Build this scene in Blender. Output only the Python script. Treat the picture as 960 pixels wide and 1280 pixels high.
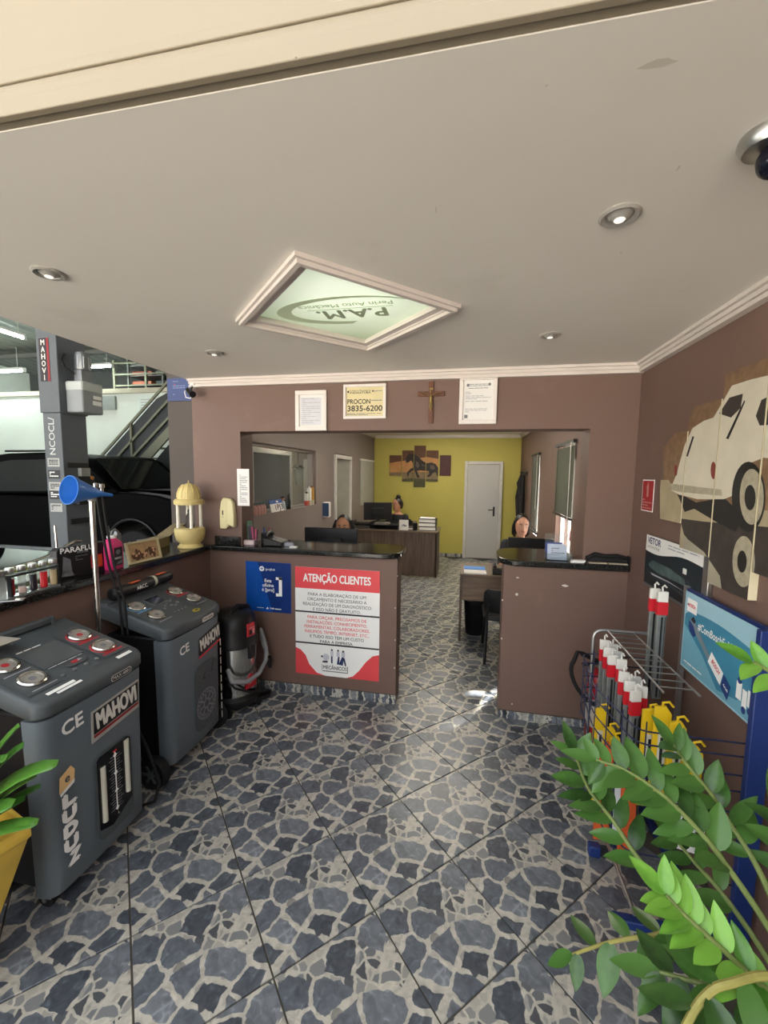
import bpy, bmesh, math, random
from mathutils import Vector, Matrix
random.seed(7)
scene = bpy.context.scene
for _o in list(bpy.data.objects): bpy.data.objects.remove(_o)
COL = scene.collection
PI = math.pi

# ------------------------------------------------------------------ camera
FOC = 514.6                       # focal length in pixels of the 960x1280 frame
YAW, PIT, ROL, CAMH = 0.19524, -0.09376, 0.0122, 1.70
def cam_axes():
    f = Vector((-math.sin(YAW)*math.cos(PIT), math.cos(YAW)*math.cos(PIT), math.sin(PIT)))
    r = Vector((math.cos(YAW), math.sin(YAW), 0)); u = r.cross(f)
    c, s = math.cos(ROL), math.sin(ROL)
    return c*r + s*u, -s*r + c*u, f
CR, CU, CF = cam_axes()
CAMP = Vector((0, 0, CAMH))
cd = bpy.data.cameras.new('camera'); cam = bpy.data.objects.new('camera', cd); COL.objects.link(cam)
cd.sensor_fit = 'HORIZONTAL'; cd.sensor_width = 36; cd.lens = FOC/960*36; cd.clip_start = .02; cd.clip_end = 200
cm = Matrix((CR, CU, -CF)).transposed().to_4x4(); cm.translation = CAMP; cam.matrix_world = cm
scene.camera = cam
def at(px, py, ax, val):
    """world point seen at a pixel, on the plane coordinate[ax] = val"""
    d = (px-480)*CR - (py-640)*CU + FOC*CF
    return CAMP + d*((val-CAMP[ax])/d[ax])

# ------------------------------------------------------------------ sky, sun, exposure
world = bpy.data.worlds.new('world'); scene.world = world; world.use_nodes = True
wn = world.node_tree.nodes; wl = world.node_tree.links
bgn = wn['Background']; bgn.inputs['Color'].default_value = (0.93, 0.96, 1.0, 1); bgn.inputs['Strength'].default_value = 0.8
sun = bpy.data.lights.new('sun', 'SUN'); sun.energy = 36.0; sun.angle = .06; sun.color = (1, .95, .86)
so = bpy.data.objects.new('sun', sun); COL.objects.link(so)
SUND = Vector((-.98, -1.5, -1.12)).normalized()
so.rotation_euler = SUND.to_track_quat('-Z', 'Y').to_euler(); so.location = (6, 8, 9)
scene.view_settings.view_transform = 'Standard'; scene.view_settings.look = 'None'
scene.view_settings.exposure = 1.78; scene.view_settings.gamma = 1; scene.view_settings.use_curve_mapping = False

# ------------------------------------------------------------------ mesh and object helpers
def V(*a): return Vector(a)
class MB:
    def __init__(s): s.v = []; s.f = []
    def add(s, vs, fs):
        n = len(s.v); s.v += [tuple(v) for v in vs]; s.f += [[i+n for i in f] for f in fs]; return s
    def box(s, a, b):
        x0, y0, z0 = a; x1, y1, z1 = b
        return s.add([(x0,y0,z0),(x1,y0,z0),(x1,y1,z0),(x0,y1,z0),(x0,y0,z1),(x1,y0,z1),(x1,y1,z1),(x0,y1,z1)],
                     [[0,3,2,1],[4,5,6,7],[0,1,5,4],[1,2,6,5],[2,3,7,6],[3,0,4,7]])
    def obox(s, c, u, v, w, a, b, d):
        c = Vector(c); u = Vector(u).normalized(); v = Vector(v).normalized(); w = Vector(w).normalized()
        P = [c+u*(i*a/2)+v*(j*b/2)+w*(k*d/2) for k in (-1,1) for (i,j) in ((-1,-1),(1,-1),(1,1),(-1,1))]
        return s.add(P, [[0,3,2,1],[4,5,6,7],[0,1,5,4],[1,2,6,5],[2,3,7,6],[3,0,4,7]])
    def bar(s, p, q, w, h=None, up=(0,0,1)):
        p = Vector(p); q = Vector(q); h = h or w; d = (q-p).normalized(); up = Vector(up)
        if abs(d.dot(up)) > .98: up = Vector((0,1,0))
        sx = d.cross(up).normalized(); uz = sx.cross(d)
        return s.obox((p+q)/2, sx, uz, d, w, h, (q-p).length)
    def tube(s, path, r, n=8, closed=False):
        P = [Vector(p) for p in path]; m = len(P)
        R = r if isinstance(r, (list, tuple)) else [r]*m
        T = []
        for i in range(m):
            a = P[(i-1) % m] if closed or i > 0 else P[i]; b = P[(i+1) % m] if closed or i < m-1 else P[i]
            T.append((b-a).normalized())
        ref = Vector((0,0,1))
        if abs(T[0].dot(ref)) > .9: ref = Vector((1,0,0))
        N = (ref - T[0]*ref.dot(T[0])).normalized(); vs = []; fs = []
        for i in range(m):
            N = (N - T[i]*N.dot(T[i])).normalized(); B = T[i].cross(N)
            for k in range(n):
                a = 2*PI*k/n; vs.append(P[i] + (N*math.cos(a)+B*math.sin(a))*R[i])
        for i in range(m if closed else m-1):
            for k in range(n):
                j = (i+1) % m
                fs.append([i*n+k, i*n+(k+1)%n, j*n+(k+1)%n, j*n+k])
        if not closed:
            fs.append(list(range(n))[::-1]); fs.append([(m-1)*n+k for k in range(n)])
        return s.add(vs, fs)
    def cyl(s, p, q, r0, r1=None, n=16): return s.tube([p, q], [r0, r0 if r1 is None else r1], n)
    def capsule(s, p, q, r0, r1, n=12):
        p = Vector(p); q = Vector(q); d = (q-p).normalized(); path = []; rr = []
        for k in range(5):
            a = PI/2*(k/4); path.append(p - d*r0*math.cos(a)); rr.append(max(r0*math.sin(a), r0*.08))
        for k in range(5):
            a = PI/2*(k/4); path.append(q + d*r1*math.sin(a)); rr.append(max(r1*math.cos(a), r1*.08))
        return s.tube(path, rr, n)
    def lathe(s, prof, o=(0,0,0), n=24, ax=2, caps=True):
        o = Vector(o); vs = []; fs = []; m = len(prof)
        for r, h in prof:
            for k in range(n):
                a = 2*PI*k/n; c = [r*math.cos(a), r*math.sin(a)]
                p = (c[0], c[1], h) if ax == 2 else ((h, c[0], c[1]) if ax == 0 else (c[1], h, c[0]))
                vs.append(o+Vector(p))
        for i in range(m-1):
            for k in range(n): fs.append([i*n+k, i*n+(k+1)%n, (i+1)*n+(k+1)%n, (i+1)*n+k])
        if caps: fs.append(list(range(n))[::-1]); fs.append([(m-1)*n+k for k in range(n)])
        return s.add(vs, fs)
    def sph(s, c, r, nu=16, nv=10):
        r = r if isinstance(r, (tuple, list)) else (r, r, r); c = Vector(c); vs = []; fs = []
        for i in range(1, nv):
            t = PI*i/nv
            for k in range(nu):
                a = 2*PI*k/nu
                vs.append(c+Vector((r[0]*math.sin(t)*math.cos(a), r[1]*math.sin(t)*math.sin(a), r[2]*math.cos(t))))
        top = len(vs); vs.append(c+Vector((0,0,r[2]))); bot = len(vs); vs.append(c-Vector((0,0,r[2])))
        for i in range(nv-2):
            for k in range(nu): fs.append([i*nu+k, (i+1)*nu+k, (i+1)*nu+(k+1)%nu, i*nu+(k+1)%nu])
        for k in range(nu):
            fs.append([top, k, (k+1)%nu]); fs.append([bot, (nv-2)*nu+(k+1)%nu, (nv-2)*nu+k])
        return s.add(vs, fs)
    def prism(s, poly, a, b, ax=2):
        """2D polygon (counter-clockwise) extruded from a to b along axis ax (0: poly is y,z; 1: poly is x,z; 2: poly is x,y)"""
        def mk(p, h): return (h, p[0], p[1]) if ax == 0 else ((p[0], h, p[1]) if ax == 1 else (p[0], p[1], h))
        n = len(poly)
        return s.add([mk(p, a) for p in poly]+[mk(p, b) for p in poly],
                     [list(range(n))[::-1], list(range(n, 2*n))]+[[i, (i+1)%n, n+(i+1)%n, n+i] for i in range(n)])
    def loft(s, rings):
        n = len(rings[0]); m = len(rings)
        return s.add([p for r in rings for p in r],
              [[i*n+k, i*n+(k+1)%n, (i+1)*n+(k+1)%n, (i+1)*n+k] for i in range(m-1) for k in range(n)]+[list(range(n))[::-1], [(m-1)*n+k for k in range(n)]])
    def poly(s, pts): return s.add(pts, [list(range(len(pts)))])
    def xf(s, M):
        s.v = [tuple(M @ Vector(v)) for v in s.v]; return s
    def mesh(s, name):
        me = bpy.data.meshes.new(name); me.from_pydata(s.v, [], s.f); me.update()
        bm = bmesh.new(); bm.from_mesh(me); bmesh.ops.recalc_face_normals(bm, faces=bm.faces) if len(s.f) > 1 else None
        bm.to_mesh(me); bm.free(); return me
    def build(s, name, mat, parent=None, smooth=False, bevel=0, seg=2):
        me = s.mesh(name); me.materials.append(mat)
        return link(name, me, parent, smooth, bevel, seg)
def link(name, me, parent=None, smooth=False, bevel=0, seg=2):
    o = bpy.data.objects.new(name, me); COL.objects.link(o); o.parent = parent
    if smooth:
        for p in me.polygons: p.use_smooth = True
        me.set_sharp_from_angle(angle=math.radians(42))
    if bevel:
        b = o.modifiers.new('bevel', 'BEVEL'); b.width = bevel; b.segments = seg; b.limit_method = 'ANGLE'; b.angle_limit = math.radians(40)
        for p in me.polygons: p.use_smooth = True
        me.set_sharp_from_angle(angle=math.radians(60))
    return o
def tag(o, label, cat, group=None, kind=None):
    o['label'] = label; o['category'] = cat
    if group: o['group'] = group
    if kind: o['kind'] = kind
    return o
def thing(name, label, cat, loc=(0,0,0), rz=0, group=None, M=None):
    o = bpy.data.objects.new(name, None); COL.objects.link(o); o.empty_display_size = .05
    if M is not None: o.matrix_world = M
    else: o.location = loc; o.rotation_euler = (0, 0, rz)
    return tag(o, label, cat, group)
def struct(name, mb, mat, **k):
    o = mb.build(name, mat, **k); o['kind'] = 'structure'; return o
def copy_tree(o, parent=None):
    c = o.copy(); COL.objects.link(c); c.parent = parent
    for ch in list(o.children): copy_tree(ch, c)
    return c
def fr(o, u, v):
    """frame: local x = u, local y = v, local z = out of the surface"""
    u = Vector(u).normalized(); v = Vector(v); v = (v-u*v.dot(u)).normalized(); w = u.cross(v)
    M = Matrix((u, v, w)).transposed().to_4x4(); M.translation = Vector(o); return M
def rrect(x0, y0, x1, y1, r, n=5):
    P = []
    for cx, cy, a0 in ((x1-r, y0+r, -PI/2), (x1-r, y1-r, 0), (x0+r, y1-r, PI/2), (x0+r, y0+r, PI)):
        for k in range(n+1):
            a = a0+PI/2*k/n; P.append((cx+r*math.cos(a), cy+r*math.sin(a)))
    return P
def ell(cx, cy, rx, ry, n=24, a0=0, a1=2*PI):
    m = n if abs(a1-a0-2*PI) < 1e-6 else n+1
    return [(cx+rx*math.cos(a0+(a1-a0)*k/n), cy+ry*math.sin(a0+(a1-a0)*k/n)) for k in range(m)]
def flat(name, poly, mat, parent, z=.001, M=None):
    """a flat printed patch on a surface"""
    mb = MB().poly([(p[0], p[1], z) for p in poly])
    if M is not None: mb.xf(M)
    return mb.build(name, mat, parent)
def flats(name, polys, mat, parent, z=.001, M=None):
    mb = MB()
    for poly in polys: mb.poly([(p[0], p[1], z) for p in poly])
    if M is not None: mb.xf(M)
    return mb.build(name, mat, parent)
def R4(x0, y0, x1, y1): return [(x0,y0),(x1,y0),(x1,y1),(x0,y1)]
def text(body, x, y, size, mat, parent, z=.0015, align='CENTER', bold=0., sx=1., rot=0., M=None, name='lettering', space=1., shear=0., ls=1., width=None):
    cu = bpy.data.curves.new('lettering', 'FONT'); cu.body = body; cu.size = size; cu.align_x = align; cu.align_y = 'CENTER'
    cu.space_character = space; cu.shear = shear; cu.space_line = ls; cu.resolution_u = 3
    t = bpy.data.objects.new('tmp', cu); COL.objects.link(t)
    dg = bpy.context.evaluated_depsgraph_get(); dg.update()
    me = bpy.data.meshes.new_from_object(t.evaluated_get(dg)); bpy.data.objects.remove(t); bpy.data.curves.remove(cu)
    if width and len(me.vertices):
        xs = [v.co.x for v in me.vertices]; w = max(xs)-min(xs); sx = width/w
    if bold:      # heavier strokes: the same glyphs set again a hair apart
        bm = bmesh.new(); bm.from_mesh(me); b0 = bold*size/max(sx, .2); src = me.copy()
        for q, (dx, dy) in enumerate(((b0,0),(-b0,0),(0,bold*size),(0,-bold*size))):
            c2 = src.copy(); c2.transform(Matrix.Translation((dx, dy, 2e-5*(q+1)))); bm.from_mesh(c2); bpy.data.meshes.remove(c2)
        bpy.data.meshes.remove(src); bm.to_mesh(me); bm.free()
    T = Matrix.Translation((x, y, z)) @ Matrix.Rotation(rot, 4, 'Z') @ Matrix.Diagonal((sx, 1, 1, 1))
    if M is not None: T = M @ T
    me.transform(T); me.materials.clear(); me.materials.append(mat); me.name = name
    return link(name, me, parent)
def clip(poly, x0, y0, x1, y1):
    def cut(P, inside, inter):
        out = []
        for i in range(len(P)):
            a, b = P[i-1], P[i]
            if inside(b):
                if not inside(a): out.append(inter(a, b))
                out.append(b)
            elif inside(a): out.append(inter(a, b))
        return out
    def ix(v): return lambda a, b: (v, a[1]+(b[1]-a[1])*(v-a[0])/(b[0]-a[0]))
    def iy(v): return lambda a, b: (a[0]+(b[0]-a[0])*(v-a[1])/(b[1]-a[1]), v)
    P = [tuple(p) for p in poly]
    for ins, it in ((lambda p: p[0] >= x0, ix(x0)), (lambda p: p[0] <= x1, ix(x1)), (lambda p: p[1] >= y0, iy(y0)), (lambda p: p[1] <= y1, iy(y1))):
        if not P: return []
        P = cut(P, ins, it)
    return P
def area(P): return abs(sum(P[i-1][0]*P[i][1]-P[i][0]*P[i-1][1] for i in range(len(P))))/2 if P else 0

# ------------------------------------------------------------------ materials
def lin(h):
    h = h.lstrip('#'); c = [int(h[i:i+2], 16)/255 for i in (0, 2, 4)]
    return tuple(x/12.92 if x <= .04045 else ((x+.055)/1.055)**2.4 for x in c)
_M = {}
def mat(name, hexc, rough=.5, metal=0., var=.06, scale=8., bump=0., bscale=60., emit=0., alpha=1., trans=0., ior=1.45, coat=0., spec=.5, dirt=None):
    if name in _M: return _M[name]
    m = bpy.data.materials.new(name); m.use_nodes = True; nt = m.node_tree; N = nt.nodes; L = nt.links
    b = N['Principled BSDF']; c = lin(hexc)
    b.inputs['Roughness'].default_value = rough; b.inputs['Metallic'].default_value = metal
    b.inputs['Specular IOR Level'].default_value = spec
    b.inputs['Coat Weight'].default_value = coat; b.inputs['Coat Roughness'].default_value = .08
    b.inputs['Transmission Weight'].default_value = trans; b.inputs['IOR'].default_value = ior
    b.inputs['Alpha'].default_value = alpha
    tc = N.new('ShaderNodeTexCoord'); no = N.new('ShaderNodeTexNoise'); no.inputs['Scale'].default_value = scale; no.inputs['Detail'].default_value = 5
    L.new(tc.outputs['Object'], no.inputs['Vector'])
    r = N.new('ShaderNodeValToRGB'); r.color_ramp.elements[0].position = .3; r.color_ramp.elements[1].position = .7
    r.color_ramp.elements[0].color = tuple(x*(1-var) for x in c)+(1,); r.color_ramp.elements[1].color = tuple(min(1, x*(1+var)) for x in c)+(1,)
    L.new(no.outputs['Fac'], r.inputs['Fac']); out = r.outputs['Color']
    if dirt:
        n2 = N.new('ShaderNodeTexNoise'); n2.inputs['Scale'].default_value = 2.3; n2.inputs['Detail'].default_value = 8; n2.inputs['Roughness'].default_value = .65
        L.new(tc.outputs['Object'], n2.inputs['Vector'])
        r2 = N.new('ShaderNodeValToRGB'); r2.color_ramp.elements[0].position = .58; r2.color_ramp.elements[1].position = .8
        mx = N.new('ShaderNodeMixRGB'); L.new(n2.outputs['Fac'], r2.inputs['Fac']); L.new(r2.outputs['Color'], mx.inputs['Fac'])
        L.new(out, mx.inputs['Color1']); mx.inputs['Color2'].default_value = lin(dirt)+(1,); out = mx.outputs['Color']
    L.new(out, b.inputs['Base Color'])
    if emit:
        L.new(out, b.inputs['Emission Color']); b.inputs['Emission Strength'].default_value = emit
    if bump:
        n3 = N.new('ShaderNodeTexNoise'); n3.inputs['Scale'].default_value = bscale; n3.inputs['Detail'].default_value = 4
        L.new(tc.outputs['Object'], n3.inputs['Vector'])
        bp = N.new('ShaderNodeBump'); bp.inputs['Strength'].default_value = bump; bp.inputs['Distance'].default_value = .01
        L.new(n3.outputs['Fac'], bp.inputs['Height']); L.new(bp.outputs['Normal'], b.inputs['Normal'])
    _M[name] = m; return m
def nodes(name):
    m = bpy.data.materials.new(name); m.use_nodes = True; return m, m.node_tree.nodes, m.node_tree.links, m.node_tree.nodes['Principled BSDF']

def stone_material(name, scale, rough):
    """printed stone-chip ceramic: grey-blue chips in a cream matrix, the same print on every tile"""
    m, N, L, b = nodes(name)
    tc = N.new('ShaderNodeTexCoord')
    nz = N.new('ShaderNodeTexNoise'); nz.inputs['Scale'].default_value = scale*1.6; nz.inputs['Detail'].default_value = 3
    L.new(tc.outputs['Object'], nz.inputs['Vector'])
    sub = N.new('ShaderNodeVectorMath'); sub.operation = 'SUBTRACT'; L.new(nz.outputs['Color'], sub.inputs[0]); sub.inputs[1].default_value = (.5,.5,.5)
    scl = N.new('ShaderNodeVectorMath'); scl.operation = 'SCALE'; L.new(sub.outputs[0], scl.inputs[0]); scl.inputs['Scale'].default_value = .045
    ad = N.new('ShaderNodeVectorMath'); ad.operation = 'ADD'; L.new(tc.outputs['Object'], ad.inputs[0]); L.new(scl.outputs[0], ad.inputs[1])
    def vor(feature, sc, rnd=1.):
        v = N.new('ShaderNodeTexVoronoi'); v.voronoi_dimensions = '2D'; v.feature = feature; v.inputs['Scale'].default_value = sc; v.inputs['Randomness'].default_value = rnd
        L.new(ad.outputs[0], v.inputs['Vector']); return v
    e = vor('DISTANCE_TO_EDGE', scale); c1 = vor('F1', scale)
    e2 = vor('DISTANCE_TO_EDGE', scale*2.6); c2 = vor('F1', scale*2.6)
    def ramp(src, stops, interp='LINEAR'):
        r = N.new('ShaderNodeValToRGB'); r.color_ramp.interpolation = interp
        while len(r.color_ramp.elements) < len(stops): r.color_ramp.elements.new(.5)
        for el, (p, c) in zip(r.color_ramp.elements, stops): el.position = p; el.color = tuple(c)+(1,)
        L.new(src, r.inputs['Fac']); return r
    W = (1,1,1); K = (0,0,0)
    # a random channel of each cell decides its tone and its margin; some cells are broken up into small chips
    sep = N.new('ShaderNodeSeparateColor'); L.new(c1.outputs['Color'], sep.inputs[0])
    ma = N.new('ShaderNodeMath'); ma.operation = 'MULTIPLY_ADD'; L.new(sep.outputs['Green'], ma.inputs[0]); ma.inputs[1].default_value = .125; ma.inputs[2].default_value = .02
    ms = N.new('ShaderNodeMath'); ms.operation = 'SUBTRACT'; L.new(e.outputs['Distance'], ms.inputs[0]); L.new(ma.outputs[0], ms.inputs[1])
    mask = ramp(ms.outputs[0], [(0., K), (.022, W)])
    tone = ramp(sep.outputs['Red'], [(0, lin('#3c424a')), (.35, lin('#5a616a')), (.7, lin('#747a81')), (.9, lin('#8e908b')), (1, lin('#a3a098'))])
    vein = N.new('ShaderNodeTexNoise'); vein.inputs['Scale'].default_value = 26; vein.inputs['Detail'].default_value = 8; vein.inputs['Distortion'].default_value = 1.2
    L.new(tc.outputs['Object'], vein.inputs['Vector'])
    vr = ramp(vein.outputs['Fac'], [(.3, (.5,.5,.52)), (.6, (1.2,1.19,1.17)), (.7, (2.0,2.0,1.95))])
    mul = N.new('ShaderNodeMixRGB'); mul.blend_type = 'MULTIPLY'; mul.inputs['Fac'].default_value = .75
    L.new(tone.outputs['Color'], mul.inputs['Color1']); L.new(vr.outputs['Color'], mul.inputs['Color2'])
    sep2 = N.new('ShaderNodeSeparateColor'); L.new(c2.outputs['Color'], sep2.inputs[0])
    chip = ramp(sep2.outputs['Green'], [(0, lin('#3e4248')), (.5, lin('#74787b')), (1, lin('#a8a59b'))])
    em = ramp(e2.outputs['Distance'], [(.09, K), (.14, W)])
    broken = ramp(sep.outputs['Blue'], [(.83, K), (.85, W)])
    cream = ramp(vein.outputs['Fac'], [(.3, lin('#a09d93')), (.7, lin('#c8c4b8'))])
    small = N.new('ShaderNodeMixRGB'); L.new(em.outputs['Color'], small.inputs['Fac']); L.new(cream.outputs['Color'], small.inputs['Color1']); L.new(chip.outputs['Color'], small.inputs['Color2'])
    big = N.new('ShaderNodeMixRGB'); L.new(broken.outputs['Color'], big.inputs['Fac']); L.new(mul.outputs['Color'], big.inputs['Color1']); L.new(small.outputs['Color'], big.inputs['Color2'])
    fleck = ramp(sep2.outputs['Blue'], [(.72, K), (.74, W)])
    fm = N.new('ShaderNodeMath'); fm.operation = 'MULTIPLY'; L.new(fleck.outputs['Color'], fm.inputs[0]); L.new(em.outputs['Color'], fm.inputs[1])
    mort = N.new('ShaderNodeMixRGB'); L.new(fm.outputs[0], mort.inputs['Fac']); L.new(cream.outputs['Color'], mort.inputs['Color1']); L.new(chip.outputs['Color'], mort.inputs['Color2'])
    fin = N.new('ShaderNodeMixRGB'); L.new(mask.outputs['Color'], fin.inputs['Fac']); L.new(mort.outputs['Color'], fin.inputs['Color1']); L.new(big.outputs['Color'], fin.inputs['Color2'])
    L.new(fin.outputs['Color'], b.inputs['Base Color']); b.inputs['Roughness'].default_value = rough
    bp = N.new('ShaderNodeBump'); bp.inputs['Strength'].default_value = .06; bp.inputs['Distance'].default_value = .004
    L.new(mask.outputs['Color'], bp.inputs['Height']); L.new(bp.outputs['Normal'], b.inputs['Normal'])
    return m
def granite_material():
    m, N, L, b = nodes('black_granite')
    tc = N.new('ShaderNodeTexCoord'); v = N.new('ShaderNodeTexVoronoi'); v.inputs['Scale'].default_value = 260; L.new(tc.outputs['Object'], v.inputs['Vector'])
    s = N.new('ShaderNodeSeparateColor'); L.new(v.outputs['Color'], s.inputs[0])
    r = N.new('ShaderNodeValToRGB'); r.color_ramp.elements[0].color = lin('#111211')+(1,); r.color_ramp.elements[0].position = .55
    r.color_ramp.elements[1].color = lin('#3b3d3a')+(1,); r.color_ramp.elements[1].position = 1
    L.new(s.outputs['Red'], r.inputs['Fac']); L.new(r.outputs['Color'], b.inputs['Base Color']); b.inputs['Roughness'].default_value = .12
    return m
def wood_material(name, h0, h1, axis='X', sc=2.):
    m, N, L, b = nodes(name)
    tc = N.new('ShaderNodeTexCoord'); mp = N.new('ShaderNodeMapping'); mp.inputs['Scale'].default_value = (sc*14, sc*14, sc) if axis == 'Z' else (sc, sc*14, sc*14)
    L.new(tc.outputs['Object'], mp.inputs['Vector']); n = N.new('ShaderNodeTexNoise'); n.inputs['Scale'].default_value = 1.5; n.inputs['Detail'].default_value = 6
    L.new(mp.outputs['Vector'], n.inputs['Vector']); r = N.new('ShaderNodeValToRGB')
    r.color_ramp.elements[0].color = lin(h0)+(1,); r.color_ramp.elements[0].position = .35; r.color_ramp.elements[1].color = lin(h1)+(1,); r.color_ramp.elements[1].position = .7
    L.new(n.outputs['Fac'], r.inputs['Fac']); L.new(r.outputs['Color'], b.inputs['Base Color']); b.inputs['Roughness'].default_value = .5
    return m
def leaf_material(name, h0, h1):
    m, N, L, b = nodes(name)
    tc = N.new('ShaderNodeTexCoord'); n = N.new('ShaderNodeTexNoise'); n.inputs['Scale'].default_value = 2.2; L.new(tc.outputs['Object'], n.inputs['Vector'])
    oi = N.new('ShaderNodeObjectInfo'); a = N.new('ShaderNodeMath'); a.operation = 'ADD'; L.new(n.outputs['Fac'], a.inputs[0]); L.new(oi.outputs['Random'], a.inputs[1])
    r = N.new('ShaderNodeValToRGB'); r.color_ramp.elements[0].color = lin(h0)+(1,); r.color_ramp.elements[0].position = .4; r.color_ramp.elements[1].color = lin(h1)+(1,); r.color_ramp.elements[1].position = 1.3/1.4
    L.new(a.outputs[0], r.inputs['Fac']); L.new(r.outputs['Color'], b.inputs['Base Color']); b.inputs['Roughness'].default_value = .28
    b.inputs['Subsurface Weight'].default_value = 0.
    return m
WALL = mat('mauve_wall_paint', '#735b51', .6, var=.05, scale=1.6, bump=.05, bscale=90, dirt='#7e655a')
WALLB = mat('grey_mauve_wall_paint', '#857974', .6, var=.04, scale=1.6, bump=.05, bscale=90)
PILG = mat('grey_column_paint', '#483f39', .6, var=.06, scale=2)
CEIL = mat('white_ceiling_paint', '#e4e0d8', .65, var=.025, scale=1.1, bump=.05, bscale=25, dirt='#d9d4ca')
TRIM = mat('white_plaster_trim', '#d6cdc6', .5, var=.02)
FASC = mat('cream_fascia_paint', '#8f8572', .6, var=.02, scale=2, bump=.03)
YELL = mat('yellow_wall_paint', '#bab058', .6, var=.05, scale=2.2, bump=.04)
STONE = stone_material('stone_print_tile', 9.6, .3)
SKIRT = stone_material('stone_print_skirting', 16, .2)
GROUT = mat('grey_grout', '#57544d', .85)
GRAN = granite_material()
WHITE = mat('white_plastic', '#e9e7e2', .4, var=.02)
PAPER = mat('white_paper', '#e6e4e0', .7, var=.02)
INK = mat('dark_ink', '#2a2a2d', .6, var=0)
INKG = mat('grey_ink', '#77797d', .6, var=.1, scale=60)
INKL = mat('light_grey_ink', '#a9abb0', .6, var=.1, scale=60)
BLACK = mat('black_plastic', '#161618', .42, var=.1)
BLACKG = mat('black_gloss', '#0c0d0f', .16, var=.1)
RUBBER = mat('black_rubber', '#121213', .7, var=.1)
SHELL = mat('slate_grey_shell', '#616b72', .42, var=.05, scale=5, bump=.04, bscale=400)
SHELLD = mat('dark_grey_shell', '#4b5154', .5, var=.06, scale=5, bump=.06, bscale=400)
CHROME = mat('chrome', '#c9c8c4', .2, 1., var=.03)
STEEL = mat('brushed_steel', '#b9bab8', .28, 1., var=.06, scale=12)
STEELD = mat('dull_steel', '#85888a', .45, .7, var=.08)
PWHITE = mat('white_print', '#f1f1ee', .5, var=0)
PRED = mat('red_print', '#d6222b', .45, var=.03)
PREDD = mat('deep_red_print', '#8d1218', .45, var=.05)
PBLUE = mat('blue_print', '#0c4da2', .4, var=.05)
SKIN = mat('skin', '#b98467', .5, var=.05)
HAIR = mat('dark_hair', '#17110f', .45, var=.25, scale=40)
PANE = mat('thin_window_glass', '#dfe6e4', .03, alpha=.10, var=0)
GLASS = mat('clear_glass', '#f4f8f7', .03, trans=1., var=0, ior=1.45)
# ================================================================== SETTING
ZC = 2.39; YH = 2.87; XR = 1.045; XL = -1.96
# ---- floor: a slab with diagonal tiles as its parts
floor = struct('floor', MB().box((-2.0, -.6, -.06), (1.2, 8.6, -.006)), GROUT)
TA, TO, TS = .77168, Vector((-1.43404, 1.44058)), .40099
te1 = Vector((math.cos(TA), math.sin(TA)))*TS; te2 = Vector((math.sin(TA), -math.cos(TA)))*TS
_h = (TS-.0065)/2
tile_me = MB().add([(-_h,-_h,-.006),(_h,-_h,-.006),(_h,_h,-.006),(-_h,_h,-.006),(-_h,-_h,-.0012),(_h,-_h,-.0012),(_h,_h,-.0012),(-_h,_h,-.0012),
                    (-_h+.0015,-_h+.0015,0),(_h-.0015,-_h+.0015,0),(_h-.0015,_h-.0015,0),(-_h+.0015,_h-.0015,0)],
                   [[0,3,2,1],[0,1,5,4],[1,2,6,5],[2,3,7,6],[3,0,4,7],[4,5,9,8],[5,6,10,9],[6,7,11,10],[7,4,8,11],[8,9,10,11]]).mesh('tile')
tile_me.materials.append(STONE)
for i in range(-22, 30):
    for j in range(-22, 30):
        c = TO + te1*(i+.5) + te2*(j+.5)
        if -1.86 < c.x < 1.02 and .25 < c.y < 8.45:
            o = bpy.data.objects.new('tile', tile_me); COL.objects.link(o); o.parent = floor
            o.location = (c.x, c.y, random.uniform(-.0004, .0004)); o.rotation_euler = (0, 0, TA)
# ---- the lower ceiling, open at the diamond
LC = V(-.545, 1.775); LH = .43
cx0, cx1, cy0, cy1 = -2.1, XR, .745, YH
dT, dR, dB, dL = (LC.x, LC.y-LH), (LC.x+LH, LC.y), (LC.x, LC.y+LH), (LC.x-LH, LC.y)
cb = MB()
for P in ([(cx0,cy0),(LC.x,cy0),dT,dL,(cx0,LC.y)], [(LC.x,cy0),(cx1,cy0),(cx1,LC.y),dR,dT], [(cx1,LC.y),(cx1,cy1),(LC.x,cy1),dB,dR], [(LC.x,cy1),(cx0,cy1),(cx0,LC.y),dL,dB]):
    cb.prism(P, ZC, 2.55)
ceiling = struct('ceiling', cb, CEIL)
def scuff(px, py, w, h, seed):
    rnd = random.Random(seed); c = at(px, py, 2, ZC)
    return [(c.x+w*math.cos(2*PI*k/11)*rnd.uniform(.5,1), c.y+h*math.sin(2*PI*k/11)*rnd.uniform(.5,1), ZC-.0004) for k in range(11)]
sb2 = MB()
for q_, a_ in enumerate(((822,80,.035,.010),(776,316,.004,.008),(848,210,.004,.012),(683,107,.003,.003),(370,72,.003,.003),(545,262,.002,.02))): sb2.poly(scuff(*a_, q_))
sb2.build('scuff_mark', mat('grey_scuff', '#cdc7bc', .8), ceiling)
struct('wall_upper', MB().box((cx0, .727, 2.551), (XR+.14, YH-.001, 2.75)).box((cx0, .727, 2.392), (XR, .744, 2.551)), FASC)
struct('wall_sun_block', MB().box((cx0, .75, 2.751), (cx0+.15, 8.6, 5.6)).box((cx0, YH, 2.601), (cx0+.15, 8.6, 2.751)), FASC)  # unseen wall, added to keep the sun out of the workshop
# fascia moulding over the entrance
tb = MB()
for y, z0, z1 in ((.712, 2.388, 2.418), (.717, 2.418, 2.438), (.722, 2.438, 2.452), (.718, 2.452, 2.470)): tb.box((-2.2, y, z0), (XR, .726, z1))
struct('trim_1', tb, FASC, bevel=.004)
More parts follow.
